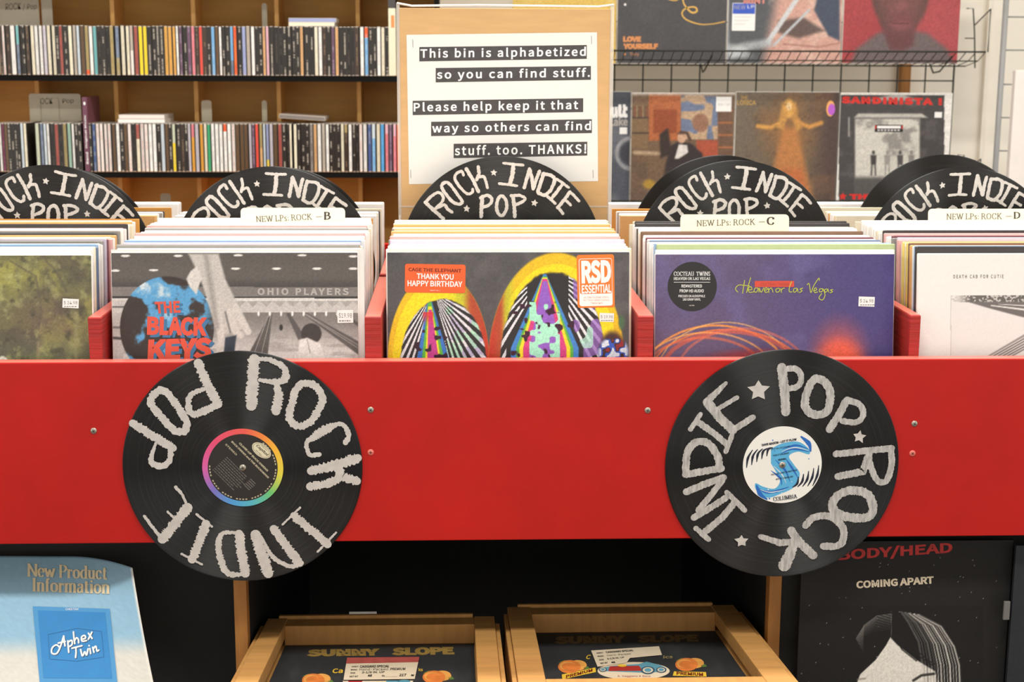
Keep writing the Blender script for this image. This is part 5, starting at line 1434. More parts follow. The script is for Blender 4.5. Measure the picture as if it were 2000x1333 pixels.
def art3(X, Y):
    p = Pic(X, Y, (166, 66, 70)); p.mix(sstep(1700, 1860, X)*.35, (186, 92, 96)); p.mix(sstep(.4, .8, fbm(X, Y, 60, 4, 3))*.3, (150, 50, 54))  # red paled to include the clear sleeve's reflected haze
    p.poly([(1660, 128), (1672, 96), (1712, 66), (1735, 58), (1785, 60), (1812, 66), (1850, 96), (1864, 128)], (108, 94, 94), 7); p.poly([(1716, 40), (1790, 40), (1784, 88), (1762, 100), (1738, 96)], (104, 62, 64), 6)
    p.ell(1758, -20, 57, 84, (92, 64, 60), .10); p.ell(1760, -8, 42, 62, (122, 76, 74), .4, al=.9); p.ell(1760, 44, 28, 22, (118, 66, 72), .5, al=.6); p.ell(1760, 50, 18, 8, (150, 86, 92), .7, al=.6); p.line([(1746, 46), (1774, 46)], 2, (80, 40, 44), 1.5, .8); p.ell(1760, 12, 11, 9, (140, 84, 82), .6, al=.7)
    p.grain(.14); return p
r_, pl, t, w_, h = wall_lp(1642.5, 1869, -98, 124, UY, art3, 'red album with soft portrait of a person in grey, right end of the upper rack')
# lower row
LY = 4.342
def art4(X, Y):
    p = Pic(X, Y, (84, 88, 98)); p.mix(sstep(.45, .75, fbm(X, Y, 40, 14, 4))*.6, (122, 124, 130)); p.mix(sstep(240, 180, Y)*.5, (62, 64, 72)); d = np.abs(np.hypot(X-1235, (Y-300))-30); p.mix(sstep(6, 2, d)*.7, (176, 176, 178)); p.ell(1228, 300, 18, 22, (64, 66, 74), .3); p.grain(.14); return p
r_, pl, t, w_, h = wall_lp(1010, 1228.5, 178, 396, LY+.012, art4, 'slate blue album reading nutt lake, partly hidden by the cardboard notice')
k = Ink(-t/2-.0006, .00015); k.text('Chestnutt', [pl(1118, 232), pl(1226, 230), pl(1118, 203)], WHITEINK, 1, bold=.03); k.text('West of Lake', [pl(1128, 248), pl(1226, 246), pl(1128, 230)], PALEG, 1, bold=.015)
k.build('print_lettering', r_); k = Ink(-t/2-.0006, .00015); b4 = rr(pl, 1210, 249, 1225, 262); k.rect(*b4, WHITEINK, 1); k.build('price_sticker', r_)
def art5(X, Y):
    p = Pic(X, Y, (120, 96, 74)); p.mix(sstep(.45, .7, fbm(X, Y, 24, 44, 4))*.5, (92, 76, 64)); p.poly([(1267, 182), (1330, 182), (1330, 275), (1267, 275)], (178, 104, 64), 2); p.poly([(1276, 214), (1322, 214), (1322, 260), (1276, 260)], (150, 78, 48), 2)
    p.poly([(1330, 188), (1402, 188), (1402, 272), (1330, 272)], (112, 124, 150), 2); p.mix((X > 1330)*(X < 1402)*(Y < 272)*(Y > 186)*sstep(.52, .62, vnoise(X, Y, 14, 4)), (190, 160, 130)); p.ell(1368, 240, 16, 18, (150, 110, 88), .15); p.poly([(1360, 274), (1404, 274), (1404, 320), (1360, 320)], (172, 84, 60), 2)
    p.poly([(1230, 205), (1265, 205), (1265, 290), (1230, 290)], (132, 106, 78), 2); 
    for y_ in (230, 260): p.line([(1230, y_), (1266, y_)], 3, (70, 58, 50))
    for i in range(9): p.line([(1232+i*4, 208), (1232+i*4, 228)], 2, ((150, 130, 100), (96, 74, 60), (120, 60, 50))[i % 3])
    p.poly([(1402, 190), (1430, 190), (1430, 305), (1402, 305)], (112, 84, 66), 2); 
    for y_ in (216, 240, 264, 288): p.line([(1404, y_), (1430, y_)], 3, (176, 110, 70))
    p.poly([(1300, 320), (1310, 285), (1326, 276), (1350, 280), (1372, 300), (1376, 340), (1296, 345)], (56, 48, 48), 3); p.poly([(1288, 262), (1305, 250), (1312, 300), (1290, 310)], (60, 48, 44), 3); p.poly([(1318, 310), (1326, 282), (1342, 284), (1344, 298), (1326, 310)], (226, 220, 214), 1.5); p.ell(1332, 268, 8.5, 12, (206, 164, 138), .15, .2); p.poly([(1322, 262), (1330, 255), (1344, 258), (1352, 275), (1346, 276), (1340, 262)], (84, 62, 50), 2)
    p.line([(1240, 298), (1285, 300)], 7, (186, 160, 130), 3); p.mix(sstep(310, 390, Y)*.6, (104, 84, 74)); p.ell(1268, 360, 12, 9, (176, 140, 60), .4); p.mix(sstep(190, 182, Y)*.8, (214, 206, 198)); p.grain(.16, 2); return p
r_, pl, t, w_, h = wall_lp(1230, 1429.5, 181, 396, LY, art5, 'brown and orange album showing a study with a seated figure, lower rack')
k = Ink(-t/2-.0006, .00015); b4 = rr(pl, 1398, 189, 1429, 218); k.rect(*b4, WHITEINK, 0); k.text('DON T SAY', [pl(1403, 207), pl(1427, 207), pl(1403, 202)], PALEG, 1); k.build('cover_sticker', r_)
def art6(X, Y):
    p = Pic(X, Y, (108, 90, 72)); p.mix(sstep(1540, 1440, X)*.6, (118, 108, 94)); p.mix(sstep(1570, 1628, X)*.8, (74, 56, 56)); p.mix(sstep(.5, .75, fbm(X, Y, 50, 25, 4))*.5, (136, 100, 66)); p.mix(np.clip(1-np.hypot((X-1540)/70, (Y-260)/80), 0, 1)*.7, (164, 112, 62))
    p.poly([(1528, 250), (1556, 250), (1572, 320), (1590, 398), (1500, 398), (1512, 320)], (188, 124, 70), 8, .95); p.poly([(1530, 330), (1566, 330), (1580, 398), (1508, 398)], (190, 100, 56), 10, .7); p.ell(1541, 212, 11, 18, (222, 170, 90), .3); p.poly([(1528, 200), (1554, 200), (1566, 250), (1556, 256), (1542, 220), (1530, 254), (1518, 250)], (206, 150, 76), 4, .8); p.ell(1541, 208, 5.5, 8, (232, 196, 140), .3)
    p.line([(1528, 238), (1506, 250), (1480, 246)], 8, (212, 156, 80), 3); p.line([(1556, 238), (1580, 248), (1604, 240)], 8, (206, 146, 76), 3); p.mix(sstep(.6, .8, fbm(X, Y, 12, 26, 3))*.25, (60, 46, 42)); p.grain(.14); return p
r_, pl, t, w_, h = wall_lp(1430.5, 1630, 179, 396, LY, art6, 'brown album with a golden robed figure, arms outstretched, lower rack')
k = Ink(-t/2-.0006, .00015); k.text('THE', [pl(1447, 194), pl(1460, 194), pl(1447, 188)], GOLD, 1); k.text('LORICA', [pl(1440, 205), pl(1476, 205), pl(1440, 196)], GOLD, 1); k.build('title_lettering', r_); k = Ink(-t/2-.0006, .00015); k.ell(*pl(1622, 212), .0125, .0230, mat('sticker_orange_peach', (236, 170, 100), rough=.5), 1, 30); k.ell(*pl(1624, 214), .0105, .0165, mat('sticker_violet', (188, 96, 206), rough=.5), 2, 30); k.build('round_sticker', r_)
def art7(X, Y):
    p = Pic(X, Y, (238, 234, 228)); ins = (X > 1638)*(Y > 186)*(X < 1844.5); p.mix(ins*1.0, (70, 66, 66)); p.mix(ins*sstep(.55, .8, fbm(X, Y, 20, 61, 4))*.4, (110, 104, 102))
    p.poly([(1670, 232), (1796, 232), (1796, 350), (1670, 350)], (206, 202, 192), 2.5); p.poly([(1676, 222), (1800, 222), (1812, 230), (1668, 230)], (190, 186, 178), 2); p.mix((X > 1668)*(X < 1798)*(Y > 232)*(Y < 352)*sstep(.55, .75, fbm(X, Y, 30, 71, 4))*.7, (120, 116, 112)); p.mix((X > 1668)*(X < 1800)*sstep(340, 352, Y)*(Y < 396)*.9, (86, 82, 80)); p.poly([(1700, 196), (1790, 196), (1764, 184), (1742, 184)], (210, 206, 200), 4, .8)
    for i, x in enumerate((1706, 1733, 1758, 1780)):
        c = ((66, 62, 60), (150, 146, 140), (80, 76, 76), (134, 130, 126))[i]; p.ell(x, 298, 3, 4, c, .3); p.poly([(x-6, 303), (x+6, 303), (x+5, 322), (x-5, 322)], c, 1.2); p.line([(x-3, 322), (x-4, 342)], 3, c); p.line([(x+3, 322), (x+4, 342)], 3, c)
    p.line([(1658, 230), (1658, 266)], 2.5, (170, 166, 162)); p.grain(.12); return p
r_, pl, t, w_, h = wall_lp(1632, 1848, 181, 396, LY-.006, art7, 'black and white album with red SANDINISTA title and four figures, lower rack')
k = Ink(-t/2-.0006, .00015); k.text('SANDINISTA !', [pl(1643, 202), pl(1840, 206), pl(1643, 188)], REDI, 1, bold=.03, sp=1.1)
b4 = rr(pl, 1708, 244, 1764, 258); k.rect(*b4, PRINTBLACK, 1); b4 = rr(pl, 1713, 246, 1759, 251); k.rect(*b4, WHITEINK, 2); 
for i in range(7): k.stroke([pl(1714+i*6.5, 254.5), pl(1718+i*6.5, 254.5)], .003, WHITEINK, 2, smooth=False)
for x in (1709, 1761): b4 = rr(pl, x, 245, x+2.5, 252); k.rect(*b4, REDI, 2)
k2 = Ink(-t/2-.0006, .00015); b4 = rr(pl, 1825, 219, 1840, 230); k2.rect(*b4, WHITEINK, 2); k2.build('price_sticker', r_)
c = pl(1646, 384); k.star(c[0], c[1], .012, REDI, 1); k.text('THE CLASH', [pl(1659, 390), pl(1790, 390), pl(1659, 379)], REDI, 1, bold=.03); k.build('print_lettering', r_)

# ------------------------------------------------------------------ fruit crates in the open bay, on a sloping shelf
SLOPE = math.radians(7.8)
CROT = (-(math.pi/2+SLOPE), 0, 0)
CO = Vector((0, 1.655, CAMH-.734))          # a point of the plane of the crate tops
CRATEW = mat('crate_pine', (194, 144, 80), rough=.65, noise=.16, nscale=9, stretch=(1, 1, 8), bump=.2)
CRATEW2 = mat('crate_pine_across', (190, 140, 76), rough=.65, noise=.16, nscale=9, stretch=(8, 1, 1), bump=.2)
def crate_art(cx, k):
    def fn(X, Y):
        p = Pic(X, Y, (48, 50, 52)); p.mix(sstep(.45, .8, fbm(X, Y, 26, 81, 4))*.35, (78, 80, 82)); return p
    return fn
TITLE = mat('crate_title_gold', (158, 128, 62), rough=.65, noise=.25, nscale=120)
YEL = mat('crate_yellow', (236, 196, 60), rough=.6); PEACH = mat('crate_peach', (232, 132, 60), rough=.6, noise=.25, nscale=60); PEACH2 = mat('crate_peach_light', (240, 172, 84), rough=.6, noise=.2, nscale=60)
LEAF = mat('crate_leaf', (92, 128, 60), rough=.6); CARBLUE = mat('crate_car_blue', (96, 158, 178), rough=.6); CARRED = mat('crate_car_red', (176, 50, 42), rough=.6); TAGP = mat('tag_paper', (230, 214, 186), rough=.7, noise=.05); TAGR = mat('tag_red_band', (186, 84, 76), rough=.7, noise=.2, nscale=80)
def crate(uc, W2, side, vb, label, low, lv):
    """uc, vb: middle of the recess' far edge on the plane of the crate tops"""
    loc = CO.copy(); M = frame_of(CO, CROT)
    o_ = M @ Vector((uc, 0, vb))
    root = empty('fruit_crate', o_, CROT)
    tag(root, label, 'crate', 'wooden fruit crates under the bin')
    D = .028; F0 = low            # depth of the recess, length of the recess towards the front
    back = .042; fr = .034
    xo = W2+side
    def part(mb, n, m): return mb.build(n, m, root, bevel=.001)
    vt = back+.0
    mb = MB(); mb.box(-xo, -W2, 0, .020, -F0-fr, vt); part(mb, 'side_rail', CRATEW)
    mb = MB(); mb.box(W2, xo, 0, .020, -F0-fr, vt); part(mb, 'side_rail', CRATEW)
    mb = MB(); mb.box(-W2, W2, .001, D, 0.0, vt-.002); part(mb, 'cross_rail', CRATEW2)
    mb = MB(); mb.box(-W2, W2, .0005, D, -F0-fr, -F0); part(mb, 'cross_rail', CRATEW2)
    mb = MB(); mb.box(-W2-.02, W2+.02, D, D+.012, -F0-fr, vt); part(mb, 'end_panel', CRATEW2)
    for s_ in (-1, 1):
        for i in range(3):
            a = .021+i*.045; x = s_*(xo+.0005)
            mb = MB(); mb.box(min(x, x+s_*.006), max(x, x+s_*.006), a-.018, a+.022, -F0-fr-.004, vt-.03*(i == 0)); part(mb, 'slat', CRATEW)
    for i in range(3):
        a = .021+i*.045; mb = MB(); mb.box(-xo+.015, xo-.03, a-.024 if i == 0 else a-.018, a+.022, vt+.0005, vt+.009); part(mb, 'slat', CRATEW2)
    mb = MB(); mb.box(-xo, xo, .13, .142, -F0-fr, vt); part(mb, 'bottom_panel', CRATEW2)
    for s_ in (-1, 1):
        mb = MB(); mb.box(s_*xo-(.02 if s_ > 0 else 0), s_*xo+(0 if s_ > 0 else .02), .0205, .1295, -F0-fr, -F0-fr+.02); part(mb, 'corner_post', CRATEW)
    pl = Plane(o_, CROT, y=D-.0006)
    art = picture('paper_label', root, pl, -W2+.001, W2-.001, -F0+.001, -.001, 60, 30, crate_art(0, 0), PRINTM, y=D-.0004)
    k = Ink(D-.0006, .00012)
    P_ = lv
    def q(x, y): return pl(*P_((x, y)))
    return root, k, q, pl
# left crate
Zl = zoomer(420, 1100, 3.3333); Zr = zoomer(960, 1100, 3.3333)
def stencil(k, q, m, l, r, yb0, yb1, yt0, yt1):
    k.text('SUNNY', [q(l, yb0), q(l+(r-l)*.50, yb0+(yb1-yb0)*.5), q(l+4, yt0)], m, 1, bold=.03)
    k.text('SLOPE', [q(l+(r-l)*.575, yb0+(yb1-yb0)*.55), q(r, yb1), q(l+(r-l)*.575, yt0+(yt1-yt0)*.6)], m, 1, bold=.03)
r1, k, q, pl = crate(-.108, .131, .028, .286, 'wooden crate, SUNNY SLOPE label and whole CAGGIANO SPECIAL tag, left one under the bin', .33, Zl)
stencil(k, q, TITLE, 595, 1560, 612, 598, 565, 545)
k.text('Ca', [q(762, 720), q(830, 718), q(768, 690)], YEL, 1, bold=.01); k.text('ics', [q(1325, 706), q(1352, 706), q(1325, 686)], YEL, 1, bold=.01)
def peach(k, q, cx, cy, flip):
    for dx, dy, r_, m_, ly in ((40*flip, -8, 58, PEACH2, 1), (-15*flip, 2, 74, PEACH, 2), (-28*flip, -2, 50, PEACH2, 3), (-20*flip, 2, 44, PEACH, 4)):
        pts = [q(cx+dx+r_*math.cos(t), cy+dy+r_*.58*math.sin(t)) for t in [2*math.pi*i/28 for i in range(28)]]; k.poly(pts, m_, ly)
    k.poly([q(cx+78*flip, cy+8), q(cx+105*flip, cy-2), q(cx+118*flip, cy+14), q(cx+90*flip, cy+18)], LEAF, 1); k.poly([q(cx-90*flip, cy-22), q(cx-60*flip, cy-36), q(cx-40*flip, cy-44), q(cx-60*flip, cy-28)], LEAF, 1)
peach(k, q, 655, 764, 1); peach(k, q, 1440, 744, 1)
k.poly([q(x, y) for x, y in ((830, 770), (1290, 768), (1280, 800), (850, 800))], TAGP, 1)
k.poly([q(x, y) for x, y in ((1120, 768), (1200, 768), (1200, 778), (1110, 778))], CARBLUE, 2); k.ell(*q(1230, 775), .008, .008, CARBLUE, 2, 20); k.poly([q(x, y) for x, y in ((870, 770), (960, 770), (955, 780), (865, 780))], CARRED, 2)
k.build('label_print', r1)
k = Ink(.028-.0016, .00012)
A, B, C, D_ = q(860, 623), q(1330, 618), q(1300, 762), q(836, 768)
def mixq(u, v):
    a = np.array(A)*(1-u)+np.array(B)*u; d = np.array(D_)*(1-u)+np.array(C)*u; return tuple(a*(1-v)+d*v)
k.poly([D_, C, B, A], TAGP, 0); k.poly([mixq(0, .28), mixq(1, .25), B, A], TAGR, 1)
for s_, u0, u1, v1, v0, b_ in (('VARIETY', .08, .18, .46, .40, .01), ('CAGGIANO SPECIAL', .2, .61, .48, .37, .015), ('BRAND', .08, .17, .60, .54, .01), ('Hand-Packed', .2, .60, .61, .50, 0), ('PREMIUM', .63, .84, .61, .50, .01), ('SIZE', .08, .15, .74, .68, .01), ('2-1/8 IN. UP', .24, .56, .75, .64, .01), ('NET WT', .08, .2, .9, .83, .01), ('48', .33, .39, .89, .78, .015), ('No', .53, .57, .89, .81, .01), ('217', .77, .87, .88, .77, .015), ('N', .94, .98, .88, .80, .02)):
    k.text(s_, [mixq(u0, v1), mixq(u1, v1), mixq(u0, v0)], PRINTBLACK if b_ else INKGREY, 2, bold=b_)
k.stroke([mixq(.58, .9), mixq(.75, .89)], .0006, PRINTBLACK, 2, smooth=False)
o = k.build('paper_tag', r1); o['label'] = 'paper tag reading CAGGIANO SPECIAL Hand-Packed PREMIUM'
# right crate
r2, k, q, pl = crate(.2365, .1315, .0335, .340, 'wooden crate, SUNNY SLOPE label with red and blue car, right one under the bin', .327, Zr)
stencil(k, q, mat('crate_title_dull', (112, 92, 54), rough=.7, noise=.25, nscale=120), 405, 1350, 530, 515, 480, 468)
k.text('C', [q(612, 628), q(640, 628), q(622, 600)], YEL, 1, bold=.01); k.text('ics', [q(1118, 624), q(1180, 622), q(1118, 604)], mat('crate_dull_yellow', (150, 136, 84), rough=.7), 1, bold=.01)
peach(k, q, 522, 676, 1); peach(k, q, 1285, 662, 1)
for x0, x1, y0_, y1_ in ((460, 680, 760, 712), (1180, 1400, 736, 742)):
    k.poly([q(x0, y0_), q(x1, y1_), q(x1-4, y1_-30), q(x0-2, y0_-32) if x0 < 900 else q(x0+8, y0_-28)], YEL, 1)
    k.text('PREMIUM', [q(x0+25, y0_-6+ (0 if x0 < 900 else 1)), q(x1-22, y1_-3), q(x0+25, y0_-26)], MAROON, 3, bold=.015)
pts = [q(925+235*math.cos(t), 705+58*math.sin(t)) for t in [2*math.pi*i/40 for i in range(40)]]; k.poly(pts, TAGP, 1)
k.poly([q(x, y) for x, y in ((700, 688), (790, 672), (960, 660), (1010, 645), (1100, 668), (1140, 690), (1130, 712), (960, 716), (720, 706))], CARBLUE, 2)
k.poly([q(x, y) for x, y in ((770, 676), (960, 672), (985, 706), (760, 706))], CARRED, 3)
for x, y, r_ in ((725, 698, 26), (1018, 702, 46), (1105, 700, 34)):
    for f_, m_, ly in ((1, mat('crate_tyre', (60, 92, 112), rough=.6), 4), (.72, TAGP, 5), (.5, CARBLUE, 6)):
        k.poly([q(x+r_*f_*math.cos(t), y+r_*.56*f_*math.sin(t)) for t in [2*math.pi*i/24 for i in range(24)]], m_, ly)
k.ell(*q(850, 672), .006, .006, YEL, 5, 16); k.text('A. Caggiano & Sons', [q(820, 748), q(1035, 748), q(820, 734)], CARRED, 3)
k.build('label_print', r2)
k = Ink(.028-.0016, .00012)
A, B, C, D_ = q(648, 576), q(1090, 548), q(1120, 620), q(690, 682)
C = q(900, 660); 
k.poly([D_, q(880, 655), q(900, 625), q(1110, 605), B, A], TAGP, 0)
C = q(1118, 640)
for s_, u0, u1, v1, v0, b_ in (('CAGGIANO SPECIAL', .2, .61, .24, .12, .015), ('VARIETY', .06, .16, .24, .16, .01), ('BRAND', .06, .15, .44, .36, .01), ('Hand-Packed', .2, .55, .44, .34, 0), ('SIZE', .06, .13, .66, .58, .01), ('2-1/8 IN. UP', .18, .44, .66, .54, .01), ('NET WT', .06, .17, .88, .79, .01), ('48', .22, .28, .90, .78, .015)):
    k.text(s_, [mixq(u0, v1), mixq(u1, v1), mixq(u0, v0)], PRINTBLACK if b_ else INKGREY, 2, bold=b_)
o = k.build('paper_tag', r2); o['label'] = 'torn paper tag across the crate label'
# what the crates stand on
sh = empty('sloping_shelf', (0, 1.60, 0)); tag(sh, 'black sloping shelf carrying the crates inside the bay', 'shelf')
M = frame_of(CO, CROT)
xs0, xs1 = xl1+.001, xr0-.001
pts = []
for u, y_, v in ((0, .143, -.10), (0, .143, .62), (0, .16, .62), (0, .16, -.10)):
    w_ = M @ Vector((u, y_, v)); pts.append((w_.y-1.60, w_.z))
a0 = [p for p in pts]
mb = MB()
v0 = [(xs0, y_, z) for y_, z in a0]+[(xs1, y_, z) for y_, z in a0]
mb.v += v0; mb.f += [(0, 1, 2, 3), (7, 6, 5, 4), (0, 4, 5, 1), (1, 5, 6, 2), (2, 6, 7, 3), (3, 7, 4, 0)]; mb.m += [0]*6; mb.sm += [False]*6
mb.build('board', BLACKBOARD, sh)
for x in (xs0+.03, xs1-.06):
    for yy in (a0[3][0]+.02, a0[2][0]-.06):
        t_ = (yy-a0[3][0])/(a0[2][0]-a0[3][0]); z = a0[3][1]+(a0[2][1]-a0[3][1])*t_
        mb = MB(); mb.box(x, x+.03, yy, yy+.03, 0, z-.006); mb.build('leg', BLACKBOARD, sh)
# thin white sheet tucked behind the left crate
ul, ur = Plane(CO, CROT)(684, 1197)[0], Plane(CO, CROT)(737, 1197)[0]
o_ = frame_of(CO, CROT) @ Vector(((ul+ur)/2, 0, .3392))
ps = empty('paper_sheet', o_, CROT); tag(ps, 'white paper sheet tucked behind the left crate, only its top edge showing', 'paper')
mb = MB(); mb.box(-(ur-ul)/2, (ur-ul)/2, -.0055, .1425, -.0005, .0005); mb.build('sheet', PAPER, ps)

# ------------------------------------------------------------------ leaflet, lower left
def sheet_grid(name, parent, px_fn, Y_fn, nu, nv, art, m, thick=.0008):
    """curled sheet: px_fn(u, v) gives where it lies in the photograph, Y_fn its depth"""
    U, V = np.meshgrid(np.linspace(0, 1, nu), np.linspace(0, 1, nv))
    X = np.zeros_like(U); Z = np.zeros_like(U); YY = np.zeros_like(U); PX = np.zeros_like(U); PY = np.zeros_like(U)
    for i in range(nv):
        for j in range(nu):
            x, y = px_fn(U[i, j], V[i, j]); Yd = Y_fn(U[i, j], V[i, j]); p = at(x, y, Yd)
            X[i, j], YY[i, j], Z[i, j] = p; PX[i, j], PY[i, j] = x, y
    C = s2l(np.clip(art(PX, PY, U, V).C, 0, 255))
    idx = np.arange(nu*nv).reshape(nv, nu)
    fc = np.stack([idx[:-1, :-1], idx[1:, :-1], idx[1:, 1:], idx[:-1, 1:]], -1).reshape(-1, 4)
    me = bpy.data.meshes.new(name)
    co = np.stack([X, YY, Z], -1).reshape(-1, 3)
    if parent is not None: co = co-np.array(parent.location)
    me.from_pydata(co.tolist(), [], fc.tolist())
    a = me.color_attributes.new('ink', 'FLOAT_COLOR', 'POINT')
    a.data.foreach_set('color', np.concatenate([C.reshape(-1, 3), np.ones((nu*nv, 1))], 1).ravel().astype(np.float32))
    me.materials.append(m); me.polygons.foreach_set('use_smooth', [True]*len(fc))
    o = bpy.data.objects.new(name, me); COL.objects.link(o)
    if parent is not None: o.parent = parent
    so = o.modifiers.new('thickness', 'SOLIDIFY'); so.thickness = thick; so.offset = -1
    return o
def leaf_px(u, v):
    xr_ = 258+40*v+10*v*v; x = -60+(xr_+60)*u
    yt = 1086+2*u+max(0, u-.62)**2*150
    return x, yt+(1372-yt)*v
def leaf_Y(u, v):
    return 1.905-.135*v-.045*(max(0, u-.5)*2)**2*(1-v)
def leaf_art(X, Y, U, V):
    p = Pic(X, Y, (150, 190, 214)); p.mix(sstep(1240, 1290, Y+X*.02)*1.0, (216, 214, 206)); p.mix(sstep(1175, 1110, Y)*.7, (122, 150, 164)); p.mix(sstep(1200, 1165, Y)*.2, (150, 190, 215))  # greyer top is the bin's shade painted into the print
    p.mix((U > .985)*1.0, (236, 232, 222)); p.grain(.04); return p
lroot = empty('leaflet', at(110, 1210, 1.78)); lroot.location.z = 0
tag(lroot, 'pale blue New Product Information leaflet with curled top, leaning on the cabinet', 'leaflet')
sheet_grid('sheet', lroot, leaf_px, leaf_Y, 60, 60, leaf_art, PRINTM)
def inv_leaf(px, py):
    u, v = .5, .5
    for _ in range(30):
        x, y = leaf_px(u, v); xr_ = 258+40*v+10*v*v
        u += (px-x)/(xr_+60); v += (py-y)/270
    return u, v
class LeafInk(Ink):
    pass
def on_leaf(ink):
    """lay flat print that was drawn in photograph pixels onto the curled sheet"""
    vs = []
    for x, y, z in ink.mb.v:
        u, v = inv_leaf(x, z); p = at(x, z, leaf_Y(u, v)-.0012+y)
        vs.append((p.x-lroot.location.x, p.y-lroot.location.y, p.z))
    ink.mb.v = vs
CREAMINK = mat('leaflet_letter', (226, 206, 166), rough=.65, noise=.03)
k = Ink(0, .0002)
k.serif('New Product', [(54, 1126), (209, 1132), (54, 1102)], CREAMINK, 1, thick=.20, thin=.05, gap=.06)
k.serif('Information', [(63, 1155), (214, 1160), (63, 1130)], CREAMINK, 1, thick=.20, thin=.05, gap=.06)
on_leaf(k); k.build('heading', lroot)
k = Ink(0, .0002)
LB = mat('leaflet_blue', (46, 134, 200), rough=.6, noise=.05, nscale=60); LB2 = mat('leaflet_blue_border', (74, 150, 206), rough=.6); LB3 = mat('leaflet_blue_line', (40, 108, 168), rough=.6)
def densepoly(cs, n=14):
    out = []
    for a, b in zip(cs, cs[1:]+cs[:1]):
        for i in range(n): out.append((a[0]+(b[0]-a[0])*i/n, a[1]+(b[1]-a[1])*i/n))
    return out
def quadgrid(k, c, m, ly, n=10):
    """c: tl, tr, br, bl"""
    g = lambda u, v: tuple((np.array(c[0])*(1-u)+np.array(c[1])*u)*(1-v)+(np.array(c[3])*(1-u)+np.array(c[2])*u)*v)
    for i in range(n):
        for j in range(n): k.poly([g(i/n, (j+1)/n), g((i+1)/n, (j+1)/n), g((i+1)/n, j/n), g(i/n, j/n)], m, ly)
quadgrid(k, [(64, 1185), (214, 1190), (231, 1350), (79, 1350)], LB2, 0); quadgrid(k, [(74, 1193), (205, 1197), (219, 1326), (85, 1325)], LB, 2)
k.text('CHEETAH', [(128, 1192.5), (153, 1192.5), (128, 1188.5)], WHITEINK, 4, bold=.005)
for pts in ([(94, 1240), (150, 1228), (198, 1234), (203, 1284), (150, 1292), (97, 1288), (94, 1240)],): k.stroke(pts, .9, LB3, 4, smooth=False, step=4)
on_leaf(k); k.build('printed_panel', lroot)
k = Ink(0, .0002)
Za = zoomer(0, 1040, 4.0)
SHAD = mat('leaflet_letter_shade', (40, 70, 104), rough=.6)
AP = ([(465, 900), (440, 882), (408, 905), (405, 945), (440, 950), (468, 905), (498, 812)], [(498, 812), (502, 850), (508, 890)], [(455, 868), (510, 855)], [(530, 850), (533, 895), (537, 940)], [(530, 862), (560, 846), (562, 880), (536, 896)],
      [(574, 780), (578, 830), (584, 872)], [(582, 850), (598, 826), (612, 840), (614, 866)], [(640, 838), (668, 828), (660, 808), (638, 820), (642, 852), (676, 848)], [(690, 790), (720, 832)], [(718, 782), (690, 838)],
      [(562, 908), (640, 888)], [(592, 902), (594, 940), (590, 980)], [(630, 918), (644, 968), (662, 935), (676, 962), (688, 912)], [(702, 910), (708, 950)], [(724, 900), (734, 940)], [(728, 915), (748, 892), (758, 930), (772, 922)])
for dx, m_, ly in ((5, SHAD, 3), (0, WHITEINK, 5)):
    for pts in AP: k.stroke([(x+dx*.25, y+dx*.25) for x, y in map(Za, pts)], 3.2, m_, ly, step=1.2, jag=.02)
k.ell(*Za((696, 888)), 1.7, 1.7, WHITEINK, 5, 10)
on_leaf(k); k.build('script_lettering', lroot)

# ------------------------------------------------------------------ poster-size album, lower right
BY = 1.866
def body_art(X, Y):
    p = Pic(X, Y, (36, 34, 33)); p.mix(sstep(1183, 1186, Y)*sstep(1557, 1559, X)*sstep(1922, 1918, X)*.6, (30, 28, 28))
    rng = np.random.default_rng(5)
    for i in range(60): p.ell(rng.uniform(1560, 1950), rng.uniform(1090, 1333), .8, .8, (170, 168, 164), .6)
    skin = (232, 226, 216)
    p.poly([(1739, 1246), (1752, 1260), (1790, 1290), (1826, 1312), (1838, 1345), (1670, 1345), (1680, 1318), (1710, 1290), (1730, 1262)], skin, 1.2)
    # hair, left side dark under a pale sheen; right side streaked
    for i in range(16):
        t = i/15; p.line([(1741, 1200+t*30), (1712-t*6, 1204+t*30), (1688-t*2, 1222+t*22), (1672+t*14, 1248+t*26)], 1.0, (150-t*70, 144-t*68, 138-t*66), .7, .75*(1-t*.7))
    for i in range(26):
        t = i/25; x0 = 1752+t*66
        p.line([(x0-30*t+8, 1196+t*6), (x0+22, 1216+t*8), (x0+42+t*6, 1254+t*10), (x0+50+t*8, 1300), (x0+52+t*8, 1345)], 1.4 if i % 3 else 3.2, ((196, 190, 182), (60, 56, 54), (222, 216, 208), (34, 32, 32))[i % 4], .8, .9 if t > .35 else .35)
    for q in ([(1750, 1240), (1768, 1262), (1800, 1286), (1824, 1302)], [(1754, 1244), (1780, 1262), (1812, 1290), (1826, 1298)], [(1746, 1244), (1762, 1270), (1790, 1292)]): p.line(q, 2.2, (38, 34, 33), .8)
    p.line([(1784, 1330), (1800, 1320), (1824, 1317)], 5, (48, 44, 42), 1.5, .9); p.line([(1675, 1328), (1690, 1326)], 3, (150, 140, 130), 1.5, .8)
    p.line([(1741, 1194), (1741, 1250)], 1, (150, 146, 140), .6, .5)
    p.grain(.10); return p
a, b, tp = at(1560, 1250, BY), at(1966, 1250, BY), at(1760, 1058, BY)
bz0 = .40; bw = b.x-a.x; bh = tp.z-bz0
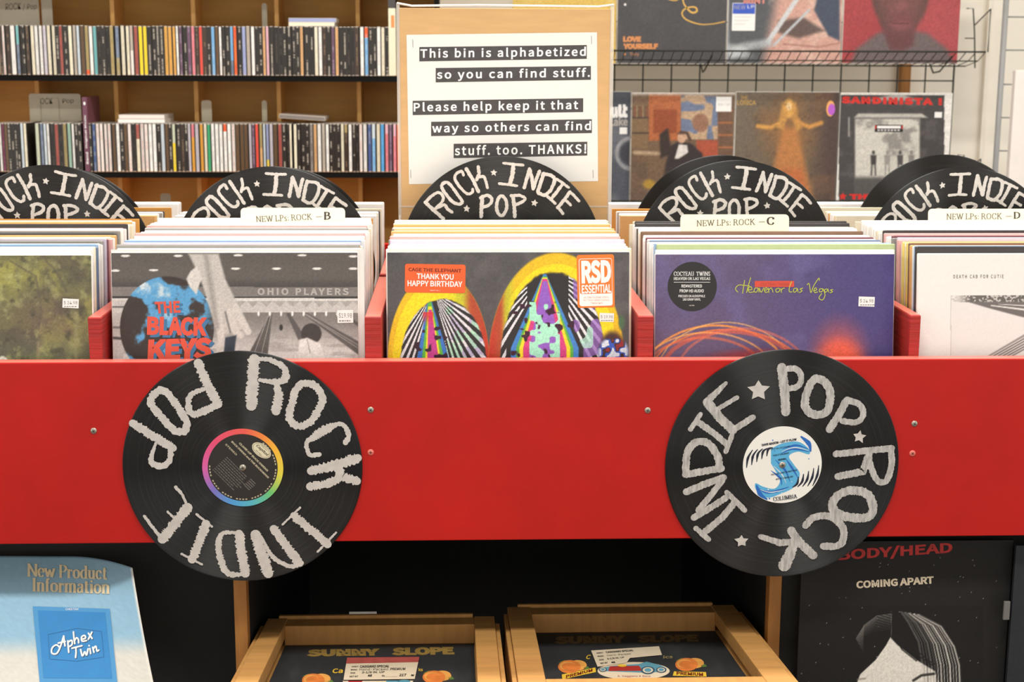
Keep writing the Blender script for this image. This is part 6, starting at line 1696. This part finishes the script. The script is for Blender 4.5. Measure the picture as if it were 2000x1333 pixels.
br_ = empty('poster', ((a.x+b.x)/2, BY, bz0)); tag(br_, 'black BODY/HEAD COMING APART poster with half a pale face, under the bin', 'poster')
mb = MB(); mb.box(-bw/2, bw/2, 0, .004, 0, bh); mb.build('board', mat('poster_black', (30, 29, 28), rough=.6), br_)
pl = Plane(br_.location, y=-.0004); zlo = pl(1700, 1360)[1]
picture('poster_print', br_, pl, -bw/2+.001, bw/2-.001, zlo, bh-.001, 300, 210, body_art, PRINTM, y=-.0004)
mb = MB(); mb.face([(-bw/2+.001, -.0004, 0), (bw/2-.001, -.0004, 0), (bw/2-.001, -.0004, zlo), (-bw/2+.001, -.0004, zlo)]); mb.build('lower_print', mat('poster_black', (30, 29, 28)), br_)
k = Ink(-.0007, .00012)
Zb = zoomer(1500, 1020, 4.0)
def qb(x, y): return pl(*Zb((x, y)))
DKR = mat('poster_red', (176, 40, 36), rough=.65, noise=.2, nscale=80); BEIGE = mat('poster_beige', (222, 206, 180), rough=.65)
k.text('BODY/HEAD', [qb(548, 316), qb(1440, 256), qb(548, 215)], DKR, 1, bold=.015)
k.text('COMING APART', [qb(690, 521), qb(1294, 482), qb(688, 462)], BEIGE, 1, bold=.018)
k.build('poster_lettering', br_)
# next board along and its clip
a = at(1972, 1250, 1.85)
nx_ = empty('leaning_board', (a.x+.06, 1.85, .40)); tag(nx_, 'dark blue black board just right of the BODY/HEAD poster', 'board')
mb = MB(); mb.box(-.06, .06, 0, .006, 0, tp.z-.40-.002); mb.build('board', mat('panel_blue_black', (34, 36, 42), rough=.6, noise=.25, nscale=150), nx_)
c = at(1967, 1194, 1.846); mb = MB(); mb.box(c.x-.0045-nx_.location.x, c.x+.004-nx_.location.x, -.004, -.0004, c.z-.013-.40, c.z+.013-.40); cl = mb.build('clip', mat('clip_grey', (110, 108, 104), rough=.5), nx_, bevel=.0008)
# ledge they stand on
lg = empty('cabinet_ledge', (0, 1.80, 0)); tag(lg, 'black ledge along the foot of the cabinet boards', 'ledge')
mb = MB(); mb.box(xr1+.002, XR, -.02, .060, 0, .3995); mb.build('ledge', BLACKBOARD, lg)
